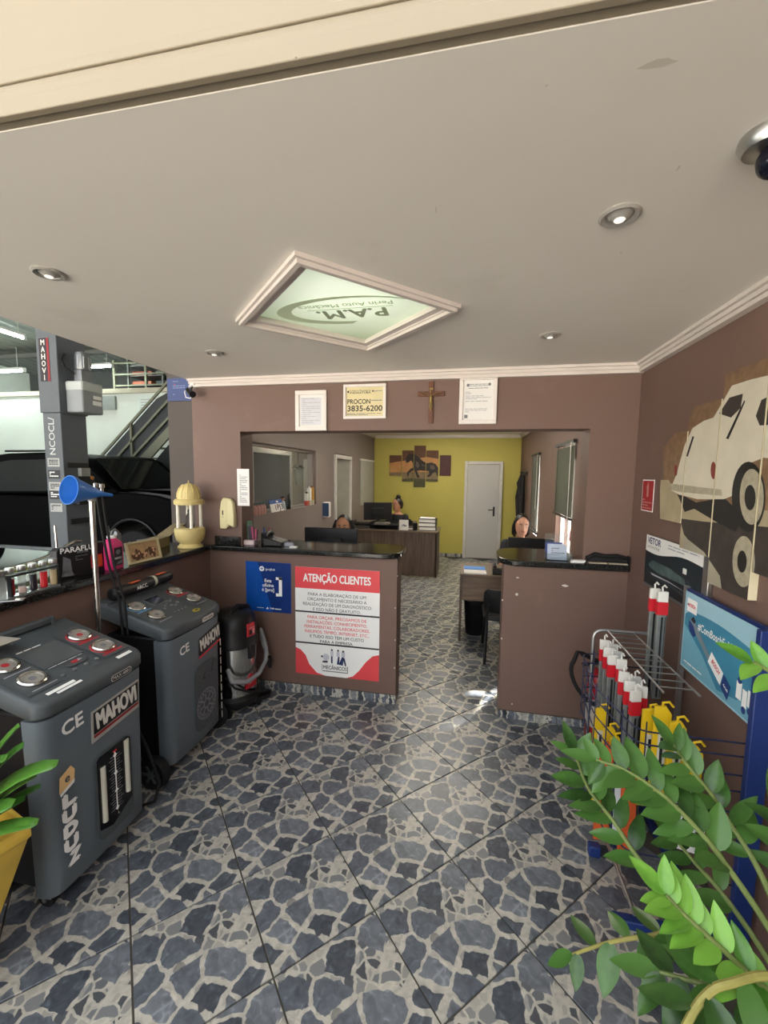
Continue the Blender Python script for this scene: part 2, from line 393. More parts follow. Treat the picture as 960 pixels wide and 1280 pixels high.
# crown mouldings
def crown(name, pts, inward, z):
    """stepped profile swept along a straight wall"""
    a, b = Vector(pts[0]), Vector(pts[1]); n = Vector(inward); mb = MB()
    for d, h0, h1 in ((.052, 0, .016), (.036, .016, .034), (.024, .034, .046), (.034, .046, .058)):
        q = [a, b, b+n*d, a+n*d]
        lo = [(p.x, p.y, z-h1) for p in q]; hi = [(p.x, p.y, z-h0) for p in q]
        mb.add(lo+hi, [[0,1,2,3],[4,5,6,7],[0,1,5,4],[1,2,6,5],[2,3,7,6],[3,0,4,7]])
    return struct(name, mb, TRIM)
crown('trim_2', ((-2.08, YH), (XR, YH)), (0, -1), ZC)
crown('trim_3', ((XR, .76), (XR, YH-.053)), (-1, 0), ZC)
# ---- right wall with two windows in the back office
W1 = (4.39, 5.10, .75, 2.03); W2 = (6.34, 6.90, .80, 2.0)
wb = MB()
x0, x1 = XR, XR+.14
wb.box((x0,-5,0), (x1, .75, 2.75)); wb.box((x0,.75,0), (x1, W1[0], 2.55)); wb.box((x0,W1[1],0), (x1,W2[0],2.55)); wb.box((x0,W2[1],0), (x1,8.6,2.55))  # the near stretch is out of view, lengthened to block light from the right
for a in (W1, W2): wb.box((x0,a[0],0), (x1,a[1],a[2])); wb.box((x0,a[0],a[3]), (x1,a[1],2.55))
struct('wall_right', wb, WALL)
for k, a in enumerate((W1, W2)):
    fb = MB(); t = .035
    fb.box((x0+.05,a[0],a[2]), (x0+.09,a[1],a[2]+t)); fb.box((x0+.05,a[0],a[3]-t), (x0+.09,a[1],a[3])); fb.box((x0+.05,a[0],a[2]+t), (x0+.09,a[0]+t,a[3]-t)); fb.box((x0+.05,a[1]-t,a[2]+t), (x0+.09,a[1],a[3]-t))
    ym = (a[0]+a[1])/2; fb.box((x0+.055,ym-.015,a[2]+t), (x0+.085,ym+.015,a[3]-t))
    w = struct('window_%d' % (k+1), fb, WHITE)
    for y0, y1 in ((a[0]+t, ym-.015), (ym+.015, a[1]-t)):
        MB().box((x0+.068,y0,a[2]+t), (x0+.072,y1,a[3]-t)).build('pane', PANE, w)
# ---- the wall with the wide opening, its header, piers and half walls
hb = MB()
hb.box((-2.08, YH, 0), (-1.68, 3.05, ZC)); hb.box((-1.68, YH, 2.0), (.767, 3.05, ZC)); hb.box((.767, YH, 0), (XR, 3.05, ZC))
hb.box((-1.68, YH, 0), (-.465, 3.02, 1.09)); hb.box((.272, YH, 0), (.767, 3.02, 1.09))
wall_front = struct('wall_front', hb, WALL)
def blotch(cx, cz, w, h, seed, n=9):
    rnd = random.Random(seed)
    return [(cx+w*math.cos(2*PI*k/n)*rnd.uniform(.5, 1), cz+h*math.sin(2*PI*k/n)*rnd.uniform(.5, 1)) for k in range(n)]
CHIP = mat('bare_plaster', '#d8d2c8', .8)
FH = fr((0, YH, 0), (1,0,0), (0,0,1))
chips = []
for n_, (px, py, w, h) in enumerate(((647, 722, .01, .006), (646, 743, .014, .012), (706, 732, .026, .010), (628, 750, .006, .01), (627, 798, .006, .009), (640, 880, .006, .006), (497, 720, .006, .006), (494, 760, .005, .008), (494, 800, .005, .01), (493, 835, .005, .012))):
    p = at(px, py, 1, YH-.0005); chips.append(blotch(p.x, p.z, w, h, n_))
flats('paint_chip', chips, CHIP, wall_front, .0006, FH)
# skirting tiles along the left half wall
sk = struct('baseboard_front', MB().box((-1.955, YH-.0095, 0), (-.46, YH-.001, .07)), GROUT)
for k in range(4):
    xa = -1.955+k*.3739
    MB().box((xa+.002, YH-.013, .001), (xa+.372, YH-.0096, .069)).build('tile', SKIRT, sk)
sk = struct('baseboard_end', MB().box((.272, YH-.0095, 0), (XR, YH-.001, .055)), GROUT)
for k in range(2): MB().box((.274+k*.386, YH-.013, .001), (.656+k*.386, YH-.0096, .054)).build('tile', SKIRT, sk)
# ---- low wall to the workshop and the grey column beside the pier
struct('wall_left', MB().box((XL-.15, .25, 0), (XL, YH-.001, 1.09)), WALL)
struct('wall_column', MB().box((-2.355, 2.95, 0), (-2.085, 3.2, 5.6)), PILG)
# ---- back office
YB = 8.5; XB = -1.9; ZB = 2.48
struct('wall_back', MB().box((-2.05, YB, 0), (XR, YB+.12, 2.6)), YELL)
struct('ceiling_office', MB().box((-2.05, 3.055, ZB), (XR-.001, YB-.001, 2.6)), CEIL)
lb = MB(); WO = (3.22, 5.06, 1.29, 1.97); DO = (5.80, 6.67, 1.98)
lb.box((XB-.12,3.055,0), (XB,WO[0],2.479)); lb.box((XB-.12,WO[0],0), (XB,WO[1],WO[2])); lb.box((XB-.12,WO[0],WO[3]), (XB,WO[1],2.479))
lb.box((XB-.12,WO[1],0), (XB,DO[0],2.479)); lb.box((XB-.12,DO[0],DO[2]), (XB,DO[1],2.479)); lb.box((XB-.12,DO[1],0), (XB,YB-.001,2.479))
struct('wall_office_left', lb, WALLB)
crown('trim_4', ((XB, YB), (XR, YB)), (0, -1), ZB); crown('trim_5', ((XR, 3.06), (XR, YB-.053)), (-1, 0), ZB); crown('trim_6', ((XB, 3.06), (XB, YB-.053)), (1, 0), ZB)
struct('baseboard_back', MB().box((XB, YB-.012, 0), (-.03, YB-.001, .07)), SKIRT)
# interior window to the side room
w = struct('window_3', MB().box((XB-.10,WO[0],WO[3]-.03), (XB-.04,WO[1],WO[3])).box((XB-.10,WO[0],WO[2]), (XB-.04,WO[1],WO[2]+.02)).box((XB-.10,WO[1]-.03,WO[2]+.02), (XB-.04,WO[1],WO[3]-.03)), mat('window_metal', '#8a8078', .4))
MB().box((XB-.072, WO[0], WO[2]+.02), (XB-.068, WO[1]-.03, WO[3]-.03)).build('pane', PANE, w)
# side room seen through it
BEIGE = mat('beige_wall_paint', '#9c9078', .6, var=.05, scale=2)
sr = struct('wall_side_room', MB().box((-3.12, 4.0, 0), (-3.05, YB, 2.6)).box((-3.05, 4.0, 0), (-2.36, 4.12, 2.6)).box((-3.05, YB, 0), (-2.05, YB+.12, 2.6)), BEIGE)
struct('floor_side_room', MB().box((-3.05, 3.05, -.06), (-2.0, 8.6, -.004)), GROUT)
struct('ceiling_side_room', MB().box((-3.05, 4.12, 2.48), (-2.051, YB, 2.6)), CEIL)
w = struct('window_4', MB().box((-3.049, 5.45, 1.05), (-3.02, 6.86, 1.12)).box((-3.049, 5.45, 1.99), (-3.02, 6.86, 2.06)).box((-3.049, 6.80, 1.12), (-3.02, 6.86, 1.99)).box((-3.049, 5.45, 1.12), (-3.02, 5.51, 1.99)), mat('pale_frame', '#b9b6aa', .5))
MB().box((-3.048, 5.52, 1.13), (-3.035, 6.79, 1.98)).build('pane', mat('dark_tinted_glass', '#1c2123', .12, var=.2, scale=3), w)
# doors
def door(name, M, w, h, leaf, frame_mat, ang=0., handle=True):
    """frame at the opening (local x along the wall, z up, y out of the wall towards the room is negative)"""
    f = MB().box((-.06, -.03, 0), (0, .06, h+.06)).box((w, -.03, 0), (w+.06, .06, h+.06)).box((0, -.03, h), (w, .06, h+.06))
    o = struct(name, f, frame_mat, bevel=.006); o.matrix_world = M
    l = MB().box((.004, -.005, .008), (w-.004, .03, h-.004)); hh = MB()
    s = w-.09
    hh.cyl((s, -.006, 1.0), (s, -.05, 1.0), .011, n=10).tube([(s, -.045, 1.0), (s-.04, -.048, 1.0), (s-.11, -.045, .995)], .009, 8).box((s-.018, -.010, .87), (s+.018, -.004, 1.06))
    if ang:
        Rm = Matrix.Translation((w, 0, 0)) @ Matrix.Rotation(ang, 4, 'Z') @ Matrix.Translation((-w, 0, 0)); l.xf(Rm); hh.xf(Rm)
    lo = l.build('door_leaf', leaf, o)
    if handle: hh.build('handle', BLACK, lo)
    return o
DOORW = mat('white_door_paint', '#b9b8b4', .45, var=.02)
door('door_1', Matrix.Translation((.03, YB-.035, 0)), .62, 1.9, DOORW, mat('pale_door_frame', '#c4c2bd', .5))
Md = fr((XB+.03, DO[0]+.06, 0), (0,1,0), (-1,0,0)); 
door('door_2', Matrix(((0,-1,0,XB),(1,0,0,DO[0]+.06),(0,0,1,0),(0,0,0,1))), DO[1]-DO[0]-.12, DO[2]-.07, mat('cream_door_leaf', '#a09d90', .5), mat('white_frame', '#c9c7c1', .5), ang=-1.15, handle=False)
# ---- workshop shell
CONC = mat('concrete', '#8f8c86', .8, var=.12, scale=3, bump=.1)
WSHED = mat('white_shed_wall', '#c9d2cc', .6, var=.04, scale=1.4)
struct('floor_workshop', MB().box((-15, -1, -.06), (-2.01, 11, -.02)), mat('grey_workshop_floor', '#2c2a28', .5, var=.15, scale=2))
struct('ground_outside', MB().box((-30, -40, -.08), (30, -.6, -.03)), mat('pale_paving', '#bdb8b0', .8, var=.08, scale=.6))
struct('wall_workshop_back', MB().box((-14, 9.6, -.02), (-3.4, 9.8, 3.72)), WSHED)
struct('wall_workshop_left', MB().box((-14.2, -1, -.02), (-14, 11.4, 6.0)), WSHED)
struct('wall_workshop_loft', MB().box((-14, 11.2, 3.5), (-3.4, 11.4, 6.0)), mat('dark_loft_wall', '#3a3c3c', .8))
rb = MB(); n = 150; vs = []
for i in range(n+1):
    x = -14 + i*(11.95/n); h = .035*math.sin(i*PI/2.0+.4)
    vs += [(x, -1.0, 5.6+h), (x, 11.3, 4.75+h)]
rb.add(vs, [[2*i, 2*i+2, 2*i+3, 2*i+1] for i in range(n)])
struct('ceiling_workshop', rb, mat('zinc_roof_sheet', '#8d938f', .35, .6, var=.1, scale=2))
GIR = mat('grey_steel_beam', '#6d716f', .5, .3)
for k, y in enumerate((3.0, 6.2, 9.3)):
    z = 5.6-(y+1)*.0691-.12
    struct('trim_%d' % (7+k), MB().box((-14, y-.05, z-.1), (-2.4, y+.05, z)), GIR)
struct('trim_10', MB().box((-14, 9.52, 3.72), (-3.4, 9.9, 3.84)), mat('beam_cream', '#a7a493', .6))
struct('floor_loft', MB().box((-14, 9.9, 3.6), (-3.4, 11.2, 3.74)), GIR)
# ================================================================== COUNTERS
def arc(cx, cy, r, a0, a1, n=8): return [(cx+r*math.cos(a0+(a1-a0)*k/n), cy+r*math.sin(a0+(a1-a0)*k/n)) for k in range(n+1)]
ZT = 1.13
P = [(-2.34,.25),(-1.925,.25),(-1.925,2.822)] + [(-.60,2.822)] + arc(-.56, 2.942, .12, -PI/2, 0) + arc(-.56, 3.12, .12, 0, PI/2) + [(-1.676,3.24),(-1.676,2.868),(-2.34,2.868)]
wt = MB().prism(P, 1.0915, ZT).build('granite_worktop', GRAN, bevel=.008, seg=3)
tag(wt, 'black granite worktop turning the corner above the red notice', 'countertop')
MB().box((-1.9, 2.845, ZT), (-1.69, 2.868, 1.2)).build('upstand', GRAN, wt, bevel=.003)
P = [(.38,2.822),(1.04,2.822),(1.04,2.868),(.764,2.868),(.764,3.34)] + arc(.42, 3.16, .18, PI/2, PI) + arc(.37, 2.952, .13, PI, 3*PI/2)
wr = MB().prism(P, 1.0915, ZT).build('granite_worktop', GRAN, bevel=.008, seg=3)
tag(wr, 'black granite worktop with rounded end on the plain right half wall', 'countertop')

# ================================================================== CEILING FITTINGS
lt = thing('ceiling_light_box', 'backlit diamond glass panel in white moulded frame on the ceiling', 'ceiling light', (LC.x, LC.y, ZC))
def dia(h): return [(0,-h),(h,0),(0,h),(-h,0)]
def ring(name, h0, h1, z0, z1, m, parent, bevel=.003):
    mb = MB(); A = dia(h0); B = dia(h1)
    for k in range(4):
        j = (k+1) % 4; mb.prism([A[k], A[j], B[j], B[k]] if h0 > h1 else [B[k], B[j], A[j], A[k]], z0, z1)
    return mb.build(name, m, parent)
ring('frame', .505, .452, -.016, -.001, TRIM, lt); ring('frame_step', .488, .462, -.03, -.016, TRIM, lt); ring('frame_inner', .451, .405, -.010, .004, TRIM, lt)
ring('recess_side', .43, .42, .004, .03, TRIM, lt)
m, N, L, b = nodes('backlit_frosted_glass')
tc = N.new('ShaderNodeTexCoord'); gm = N.new('ShaderNodeTexGradient'); gm.gradient_type = 'SPHERICAL'
mp = N.new('ShaderNodeMapping'); mp.inputs['Scale'].default_value = (1.9,1.9,1.9); mp.inputs['Location'].default_value = (-.12,.22,0); L.new(tc.outputs['Object'], mp.inputs['Vector']); L.new(mp.outputs['Vector'], gm.inputs['Vector'])
r = N.new('ShaderNodeValToRGB'); r.color_ramp.elements[0].color = lin('#8b9a78')+(1,); r.color_ramp.elements[1].color = lin('#f0fbe4')+(1,); r.color_ramp.elements[1].position = .8
L.new(gm.outputs['Fac'], r.inputs['Fac']); L.new(r.outputs['Color'], b.inputs['Base Color']); L.new(r.outputs['Color'], b.inputs['Emission Color']); b.inputs['Emission Strength'].default_value = .2; b.inputs['Roughness'].default_value = .3
gp = MB().prism(dia(.425), .016, .022).build('glass_panel', m, lt)
ETCH = mat('etched_lettering', '#a3ae8d', .5, emit=.12, var=.03); ETCHD = mat('etched_outline', '#8b9678', .5, emit=.08, var=.03)
ME = fr((0,0,.015), (-1,0,0), (0,1,0))
text('P.A.M.', -.03, .055, .13, ETCHD, gp, .0015, bold=.03, M=ME, sx=.95)
text('Perin Auto Mecânica', -.02, -.035, .052, ETCH, gp, .001, bold=.015, M=ME, sx=.95)
flat('underline', R4(-.22, -.002, .16, .004), ETCH, gp, .001, ME)
sw = [(-.02+.33*math.cos(a), .03+.15*math.sin(a)) for a in [(-2.5+4.0*k/28) for k in range(29)]]; sw2 = [(-.05+.29*math.cos(a), .025+.125*math.sin(a)) for a in [(-2.5+4.0*k/28) for k in range(29)]]
sb_ = MB()
for k in range(28): sb_.poly([(*sw[k], .001), (*sw[k+1], .001), (*sw2[k+1], .001), (*sw2[k], .001)])
sb_.xf(ME).build('swoosh', ETCH, gp)
DLG = mat('downlight_glass', '#f4f0e8', .2, var=.02, emit=.25); SATIN = mat('satin_silver', '#aeaba5', .35, .3)
for k, (x, y, lab) in enumerate(((-1.464, 1.262, 'round silver recessed downlight above the nearer grey service machine, left of the lit diamond'), (.378, 1.257, 'large-looking round recessed downlight in the ceiling right of the lit diamond'),
                     (-1.462, 2.235, 'small recessed downlight in the ceiling near the security camera'), (.385, 2.22, 'small recessed downlight in the ceiling above the right counter'))):
    t = thing('recessed_downlight', lab, 'ceiling light', (x, y, ZC), 0, 'recessed ceiling downlights')
    MB().lathe([(.05,0),(.052,-.004),(.045,-.009),(.036,-.006),(.034,-.0005)], n=24).build('trim_ring', SATIN, t, smooth=True)
    MB().lathe([(.0335,-.001),(.03,-.004),(.018,-.012),(.004,-.014)], n=20).build('lamp_reflector', SATIN, t, smooth=True)
    MB().lathe([(.014,-.0145),(.012,-.017),(.003,-.018)], n=14).build('bulb', DLG, t, smooth=True)
t = thing('dome_camera', 'dark dome camera on silver base at the right edge of the ceiling', 'camera', at(962, 168, 2, ZC))
MB().lathe([(.05,-.0005),(.052,-.01),(.042,-.028),(.03,-.03)]).build('base', STEEL, t, smooth=True)
MB().sph((.012,-.005,-.052), (.032,.032,.034)).build('dome', mat('dark_blue_dome', '#10131f', .1), t, smooth=True)

# ================================================================== FRAMES AND CRUCIFIX ON THE HEADER
FRW = mat('white_picture_frame', '#e4dcd6', .45, var=.02)
CREAM = mat('cream_print_paper', '#dccfa2', .6, var=.06, scale=6)
def pic_frame(name, label, cat, x0, z0, x1, z1, paper, bw=.022, dep=.02, y=YH):
    w, h = x1-x0, z1-z0
    t = thing(name, label, cat, M=fr((x0, y-.0005, z0), (1,0,0), (0,0,1)))
    fb = MB().box((0,0,0), (w,bw,dep)).box((0,h-bw,0), (w,h,dep)).box((0,bw,0), (bw,h-bw,dep)).box((w-bw,bw,0), (w,h-bw,dep))
    fb.build('frame', FRW, t, bevel=.003)
    pa = MB().box((bw,bw,.001), (w-bw,h-bw,.008)).build('print', paper, t)
    return t, pa, w, h
def lines(parent, x0, x1, ys, mt, z, M=None, hh=.004, seed=1, name='print_lines'):
    rnd = random.Random(seed); polys = []
    for y in ys:
        x = x0
        while x < x1-.004:
            l = min(rnd.uniform(.25, .6)*(x1-x0)*.5, x1-x); polys.append(R4(x, y-hh/2, x+l, y+hh/2)); x += l+(x1-x0)*.03
            if rnd.random() < .18: break
    o = flats(name, polys, mt, parent, z, M); o['kind'] = 'stuff'      # rows of print too small to pick apart
    return o
t, pa, w, h = pic_frame('framed_document', 'narrow white framed certificate left of the phone number plate', 'picture frame', -1.229, 2.0, -.992, 2.285, PAPER, .03)
flat('document', R4(.04,.04,w-.04,h-.05), mat('pale_document', '#cfd0d6', .6), pa, .0085)
lines(pa, .05, w-.05, [.06+.014*k for k in range(13)], INKL, .009, hh=.004, seed=3)
t, pa, w, h = pic_frame('framed_notice', 'white framed cream notice with a large telephone number on the header', 'picture frame', -.867, 2.08, -.559, 2.318, CREAM, .02)
text('PROCON', .026, .118, .046, INK, pa, .0088, 'LEFT', .02, width=.165); text('3835-6200', .026, .07, .055, INK, pa, .0088, 'LEFT', .02, width=.25)
text('Prefeitura Municipal de', .045, .195, .014, INK, pa, .0088, 'LEFT', width=.15); text('INDAIATUBA', .045, .18, .02, INK, pa, .0088, 'LEFT', .015, width=.15)
flat('crest', ell(.034, .188, .007, .008, 12), INK, pa, .0088); flat('crest', ell(.212, .19, .006, .006, 12), INK, pa, .0088)
lines(pa, .222, .28, [.19, .184], INKG, .0088); lines(pa, .2, .28, [.126], INKG, .0088, hh=.006); lines(pa, .026, .28, [.036, .028], INKG, .0088, hh=.004, seed=5)
t, pa, w, h = pic_frame('framed_document', 'tall white framed licence document right of the crucifix', 'picture frame', -.061, 2.035, .184, 2.348, PAPER, .026)
lines(pa, .06, w-.06, [.26, .25, .235], INKG, .0088, seed=6); lines(pa, .04, w-.04, [.21, .2, .185, .175, .165, .15], INKL, .0088, seed=7); lines(pa, .04, w-.06, [.1, .09, .08], INKL, .0088, seed=8)
flat('crest', ell(.055, .255, .009, .01, 14), INKG, pa, .0088); flat('crest', ell(w-.05, .258, .009, .01, 14), INKG, pa, .0088); flat('stamp', R4(.036, .04, .058, .062), INKG, pa, .0088)
c = thing('crucifix', 'dark wooden crucifix with metal figure hanging on the header', 'crucifix', M=fr((-.249, YH-.0005, 2.044), (1,0,0), (0,0,1)))
WOODC = wood_material('crucifix_wood', '#4a2412', '#7c4524', 'Z', 6)
MB().box((-.0165,0,0), (.0165,.276,.014)).build('upright', WOODC, c, bevel=.002); MB().box((-.09,.18,.001), (.09,.212,.0145)).build('crossbar', WOODC, c, bevel=.002)
BRONZE = mat('bronze_figure', '#8f7a4a', .35, .8)
cf = MB().sph((0,.205,.03), (.008,.010,.008), 10, 8); cf.loft([[(a[0]*s, y, .022+a[1]*s*.6) for a in ell(0,0,1,1,10)] for y, s in ((.19,.007),(.18,.012),(.165,.010),(.15,.011),(.135,.009))])
for s in (-1,1): cf.tube([(s*.010,.184,.022),(s*.04,.194,.022),(s*.068,.202,.02)], [.004,.0035,.003], 6); cf.tube([(s*.005,.14,.022),(s*.006,.11,.027),(s*.002,.082,.02)], [.006,.005,.003], 6)
cf.build('figure', BRONZE, c, smooth=True)
MB().box((-.012,.222,.014), (.012,.236,.016)).build('plaque', BRONZE, c)

# ================================================================== PIER: CAMERA, SIGN, PAPER, INTERCOM
t = thing('security_camera', 'black bullet security camera with pale cable at the pier corner', 'camera', (-2.05, YH, 2.315))
MB().lathe([(.024,-.0005),(.024,-.012),(.01,-.016)], ax=1, o=(0,0,.035)).build('bracket', WHITE, t, smooth=True)
MB().tube([(0,-.014,.03),(.005,-.05,.0),(.03,-.08,-.03)], .007).build('arm', BLACK, t, smooth=True)
MB().tube([(-.01,-.07,-.01),(.035,-.095,-.045),(.06,-.11,-.055)], [.017,.022,.024], 14).build('camera_body', BLACK, t, smooth=True)
MB().box((-.02,-.034,.02), (.018,-.014,.07)).build('junction_box', WHITE, t, bevel=.004)
MB().tube([(-.03,-.02,.02),(-.06,-.04,-.02),(-.05,-.04,-.06),(-.01,-.04,-.07),(.01,-.05,-.03)], .004, 6).build('cable', WHITE, t, smooth=True)
NAVY = mat('navy_sign', '#31406f', .5, var=.06)
s = MB().box((0,0,0), (.235,.175,.004)).build('wall_sign', NAVY); s.matrix_world = fr((-2.345, 2.944, 2.25), (1,0,0), (0,0,1)); tag(s, 'small blue sign at the top of the grey column', 'sign')
lines(s, .05, .16, [.15, .115, .1, .05], mat('sign_grey_blue', '#7d86a8', .5), .005, hh=.005, seed=2); lines(s, .06, .15, [.128], PRED, .005, hh=.004, seed=4)
pb = at(297, 588, 1, YH); 
s = MB().box((0,0,0), (.10,.28,.0015)).build('paper_notice', PAPER); s.matrix_world = fr((-1.708, YH-.006, 1.44), (1,.0,.0), (.05,0,1)); tag(s, 'long white paper notice taped to the pier edge above the yellowed intercom', 'paper')
lines(s, .02, .085, [.03+.0135*k for k in range(16)], INKG, .002, hh=.005, seed=11)
IVORY = mat('yellowed_plastic', '#d8cf9f', .45, var=.05, scale=10)
t = thing('wall_intercom', 'yellowed plastic intercom handset unit on the pier', 'intercom', M=fr((-1.85, YH-.0005, 1.262), (1,0,0), (0,0,1)))
MB().prism([(0,.0),(.055,-.003),(.06,.04),(.068,.235),(.03,.237),(.012,.205),(.0,.13)], 0, .03).build('body', IVORY, t, bevel=.006)
MB().prism([(.062,-.002),(.085,.03),(.105,.02),(.128,.01),(.13,.10),(.122,.2),(.10,.232),(.072,.236)], 0, .045).build('handset', IVORY, t, bevel=.008)
MB().box((.026,.105,.03), (.033,.14,.034)).build('button', BLACK, t); MB().sph((.03,.09,.031), .004, 8, 6).build('button', STEELD, t)
# red fire-extinguisher label on the right wall
s = MB().box((0,0,0), (.155,.185,.002)).build('fire_sticker', PWHITE); s.matrix_world = fr((XR-.0005, 2.735, 1.497), (0,-1,0), (0,0,1)); tag(s, 'red and white fire extinguisher sticker on the right wall', 'sign')
flat('red_field', R4(.006,.006,.149,.178), mat('dull_red_print', '#a3252a', .5), s, .0025)
flats('pictogram', [R4(.065,.085,.09,.15), ell(.0775,.153,.012,.008,12), R4(.07,.155,.085,.168), [(.055,.13),(.062,.15),(.066,.15),(.06,.128)]], mat('pink_print', '#c98a85', .5), s, .003)
lines(s, .012, .143, [.02, .036, .052, .068], mat('pink_print', '#c98a85', .5), .003, hh=.007, seed=5)

# ================================================================== NOTICES ON THE LEFT HALF WALL
s = MB().box((0,0,0), (.372,.39,.003)).build('blue_poster', PBLUE); s.matrix_world = fr((-1.653, YH-.0005, .622), (1,0,0), (0,0,1)); tag(s, 'square blue poster with white bracket on the half wall beside the red notice', 'poster')
nb = MB().poly([(.37,.001,.0035),(.371,.389,.0035),(.10,.389,.0035),(.22,.001,.0035)]).build('dark_gradient_band', mat('deep_blue_print', '#0a2f72', .4, var=.1), s)
flats('bracket', [R4(.25,.28-.002,.30,.255+.002)[::-1], R4(.275,.13,.30,.2795), R4(.25,.128,.274,.152)], PWHITE, s, .0045)
text('Esta\noficina\né [pro]', .185, .21, .036, PWHITE, s, .0045, bold=.018, ls=1.0)
flat('logo', ell(.135,.338,.02,.02,20), PWHITE, s, .0045); flats('logo_mark', [R4(.122,.335,.148,.341), R4(.132,.325,.138,.351)], PBLUE, s, .005); text('[pro]hub', .205, .335, .022, PWHITE, s, .0045, bold=.01)
lines(s, .09, .15, [.03], PWHITE, .0045, hh=.004); text('TMD', .215, .028, .018, PWHITE, s, .0045, bold=.02); flat('mark', [(.165,.022),(.19,.022),(.178,.04)], PWHITE, s, .0045); lines(s, .24, .295, [.028], PWHITE, .0045, hh=.007)
flats('faint_bracket', [R4(.085,.13,.088,.27), R4(.088,.268,.11,.27), R4(.088,.13,.11,.132)], mat('mid_blue_print', '#2a64b4', .4), s, .0045)
RW, RH = .655, .835
s = MB().box((0,0,0), (RW,RH,.003)).build('notice_poster', PWHITE); s.matrix_world = fr((-1.246, YH-.0005, .158), (1,0,0), (0,0,1)); tag(s, 'tall red and white customer notice on the half wall', 'poster')
CRED = mat('coral_red_print', '#e24a50', .45, var=.02)
flat('red_header', R4(0,.672,RW,RH), CRED, s, .0035); text('ATENÇÃO CLIENTES', RW/2, .752, .085, PWHITE, s, .005, bold=.022, width=.52)
DG = mat('charcoal_print', '#4b4a50', .5); DGB = mat('black_print', '#1c1b1e', .5)
for k, l in enumerate(('PARA A ELABORAÇÃO DE UM', 'ORÇAMENTO É NECESSÁRIO A', 'REALIZAÇÃO DE UM DIAGNÓSTICO', 'E ISSO NÃO É GRATUITO.')):
    text(l, RW/2, .63-.0385*k, .034, DG, s, .005, bold=.0, width=(.45,.46,.53,.37)[k])
flats('black_rule', [R4(0,.486,RW,.498), R4(0,.242,RW,.254)], INK, s, .0045)
for k, l in enumerate(('PARA ORÇAR, PRECISAMOS DE', 'INSTALAÇÕES, CONHECIMENTO,', 'FERRAMENTAS, COLABORADORES,', 'INSUMOS, TEMPO, INTERNET, ETC.,')):
    text(l, RW/2, .452-.037*k, .033, CRED, s, .005, bold=.004, width=(.46,.47,.51,.50)[k])
for k, l in enumerate(('E TUDO ISSO TEM UM CUSTO', 'PARA A EMPRESA.')): text(l, RW/2, .304-.037*k, .033, DGB, s, .005, bold=.004, width=(.42,.26)[k])
flat('red_corner', [(0,.0),(.24,.0),(.17,.018),(.11,.08),(.08,.15),(.04,.19),(0,.205)], CRED, s, .0035)
flat('red_corner', [(RW,.0),(RW,.205),(RW-.05,.19),(RW-.10,.14),(RW-.15,.07),(RW-.20,.018),(RW-.25,0)], CRED, s, .0035)
GP = mat('pale_grey_print', '#c4c6cf', .5); BP = mat('navy_print', '#27345e', .5)
flats('mechanic_figures_clothes', [R4(.285,.105,.297,.16), [(.33,.10),(.34,.16),(.352,.16),(.35,.10)], [(.345,.10),(.37,.16),(.385,.16),(.378,.095)], [(.375,.155),(.392,.155),(.405,.095),(.395,.092)]], BP, s, .005)
flats('mechanic_figures_shirts', [R4(.28,.16,.303,.198), R4(.328,.16,.352,.198), R4(.366,.16,.394,.198), ell(.245,.15,.026,.026,16)], GP, s, .0045)
flats('mechanic_figures_heads', [ell(.291,.208,.008,.009,10), ell(.34,.208,.008,.009,10), ell(.38,.205,.009,.009,10), ell(.213,.152,.008,.009,10), [(.215,.105),(.255,.105),(.262,.122),(.222,.12)]], DG, s, .005)
text('MECÂNICOS', .315, .068, .04, DG, s, .0055, bold=.012, width=.185); flats('banner', [R4(.215,.036,.418,.043), R4(.412,.043,.418,.09), R4(.212,.05,.216,.09)], INKG, s, .005)
# ================================================================== SERVICE MACHINES
# local axes: +x towards the room (front), y along the front from left to right, z up
DIALW = mat('dial_white', '#d9d7cf', .4); DIALM = mat('dial_face', '#a29d94', .35, .3, var=.1, scale=40); SCREEN = mat('grey_screen', '#54585a', .25); SCREENB = mat('dark_screen', '#181d27', .12)
PANEL = mat('panel_print', '#4a4e50', .5); REDP = mat('red_panel_print', '#b03038', .45); BLUEP = mat('cyan_panel_print', '#5f8fb4', .45)
MB_H = .235
def caster(parent, x, y, sh=STEELD):
    MB().cyl((x, y-.012, .035), (x, y+.012, .035), .034, n=18).build('caster_wheel', RUBBER, parent, smooth=True)
    MB().box((x-.03, y-.019, .045), (x+.03, y-.014, .088)).box((x-.03, y+.014, .045), (x+.03, y+.019, .088)).box((x-.03, y-.019, .08), (x+.03, y+.019, .089)).cyl((x, y-.02, .035), (x, y+.02, .035), .01, n=10).build('caster_fork', STEEL, parent)
def big_wheel(parent, x, y, r, out):
    w = MB().lathe([(r*.62,-.022),(r*.9,-.026),(r,-.015),(r,.015),(r*.9,.026),(r*.62,.022)], o=(x, y, r), n=28, ax=1).build('wheel', RUBBER, parent, smooth=True)
    hb = MB().lathe([(r*.6,-.018),(r*.6,.018)], o=(x, y, r), n=24, ax=1)
    hb.lathe([(r*.2,-.03),(r*.2,.03)], o=(x, y, r), n=16, ax=1)
    for k in range(6):
        a = k*PI/3; hb.bar((x+r*.15*math.cos(a), y+out*.02, r+r*.15*math.sin(a)), (x+r*.58*math.cos(a), y+out*.02, r+r*.58*math.sin(a)), .014, .012, (0,1,0))
    hb.build('hub', SHELLD, w, smooth=True)
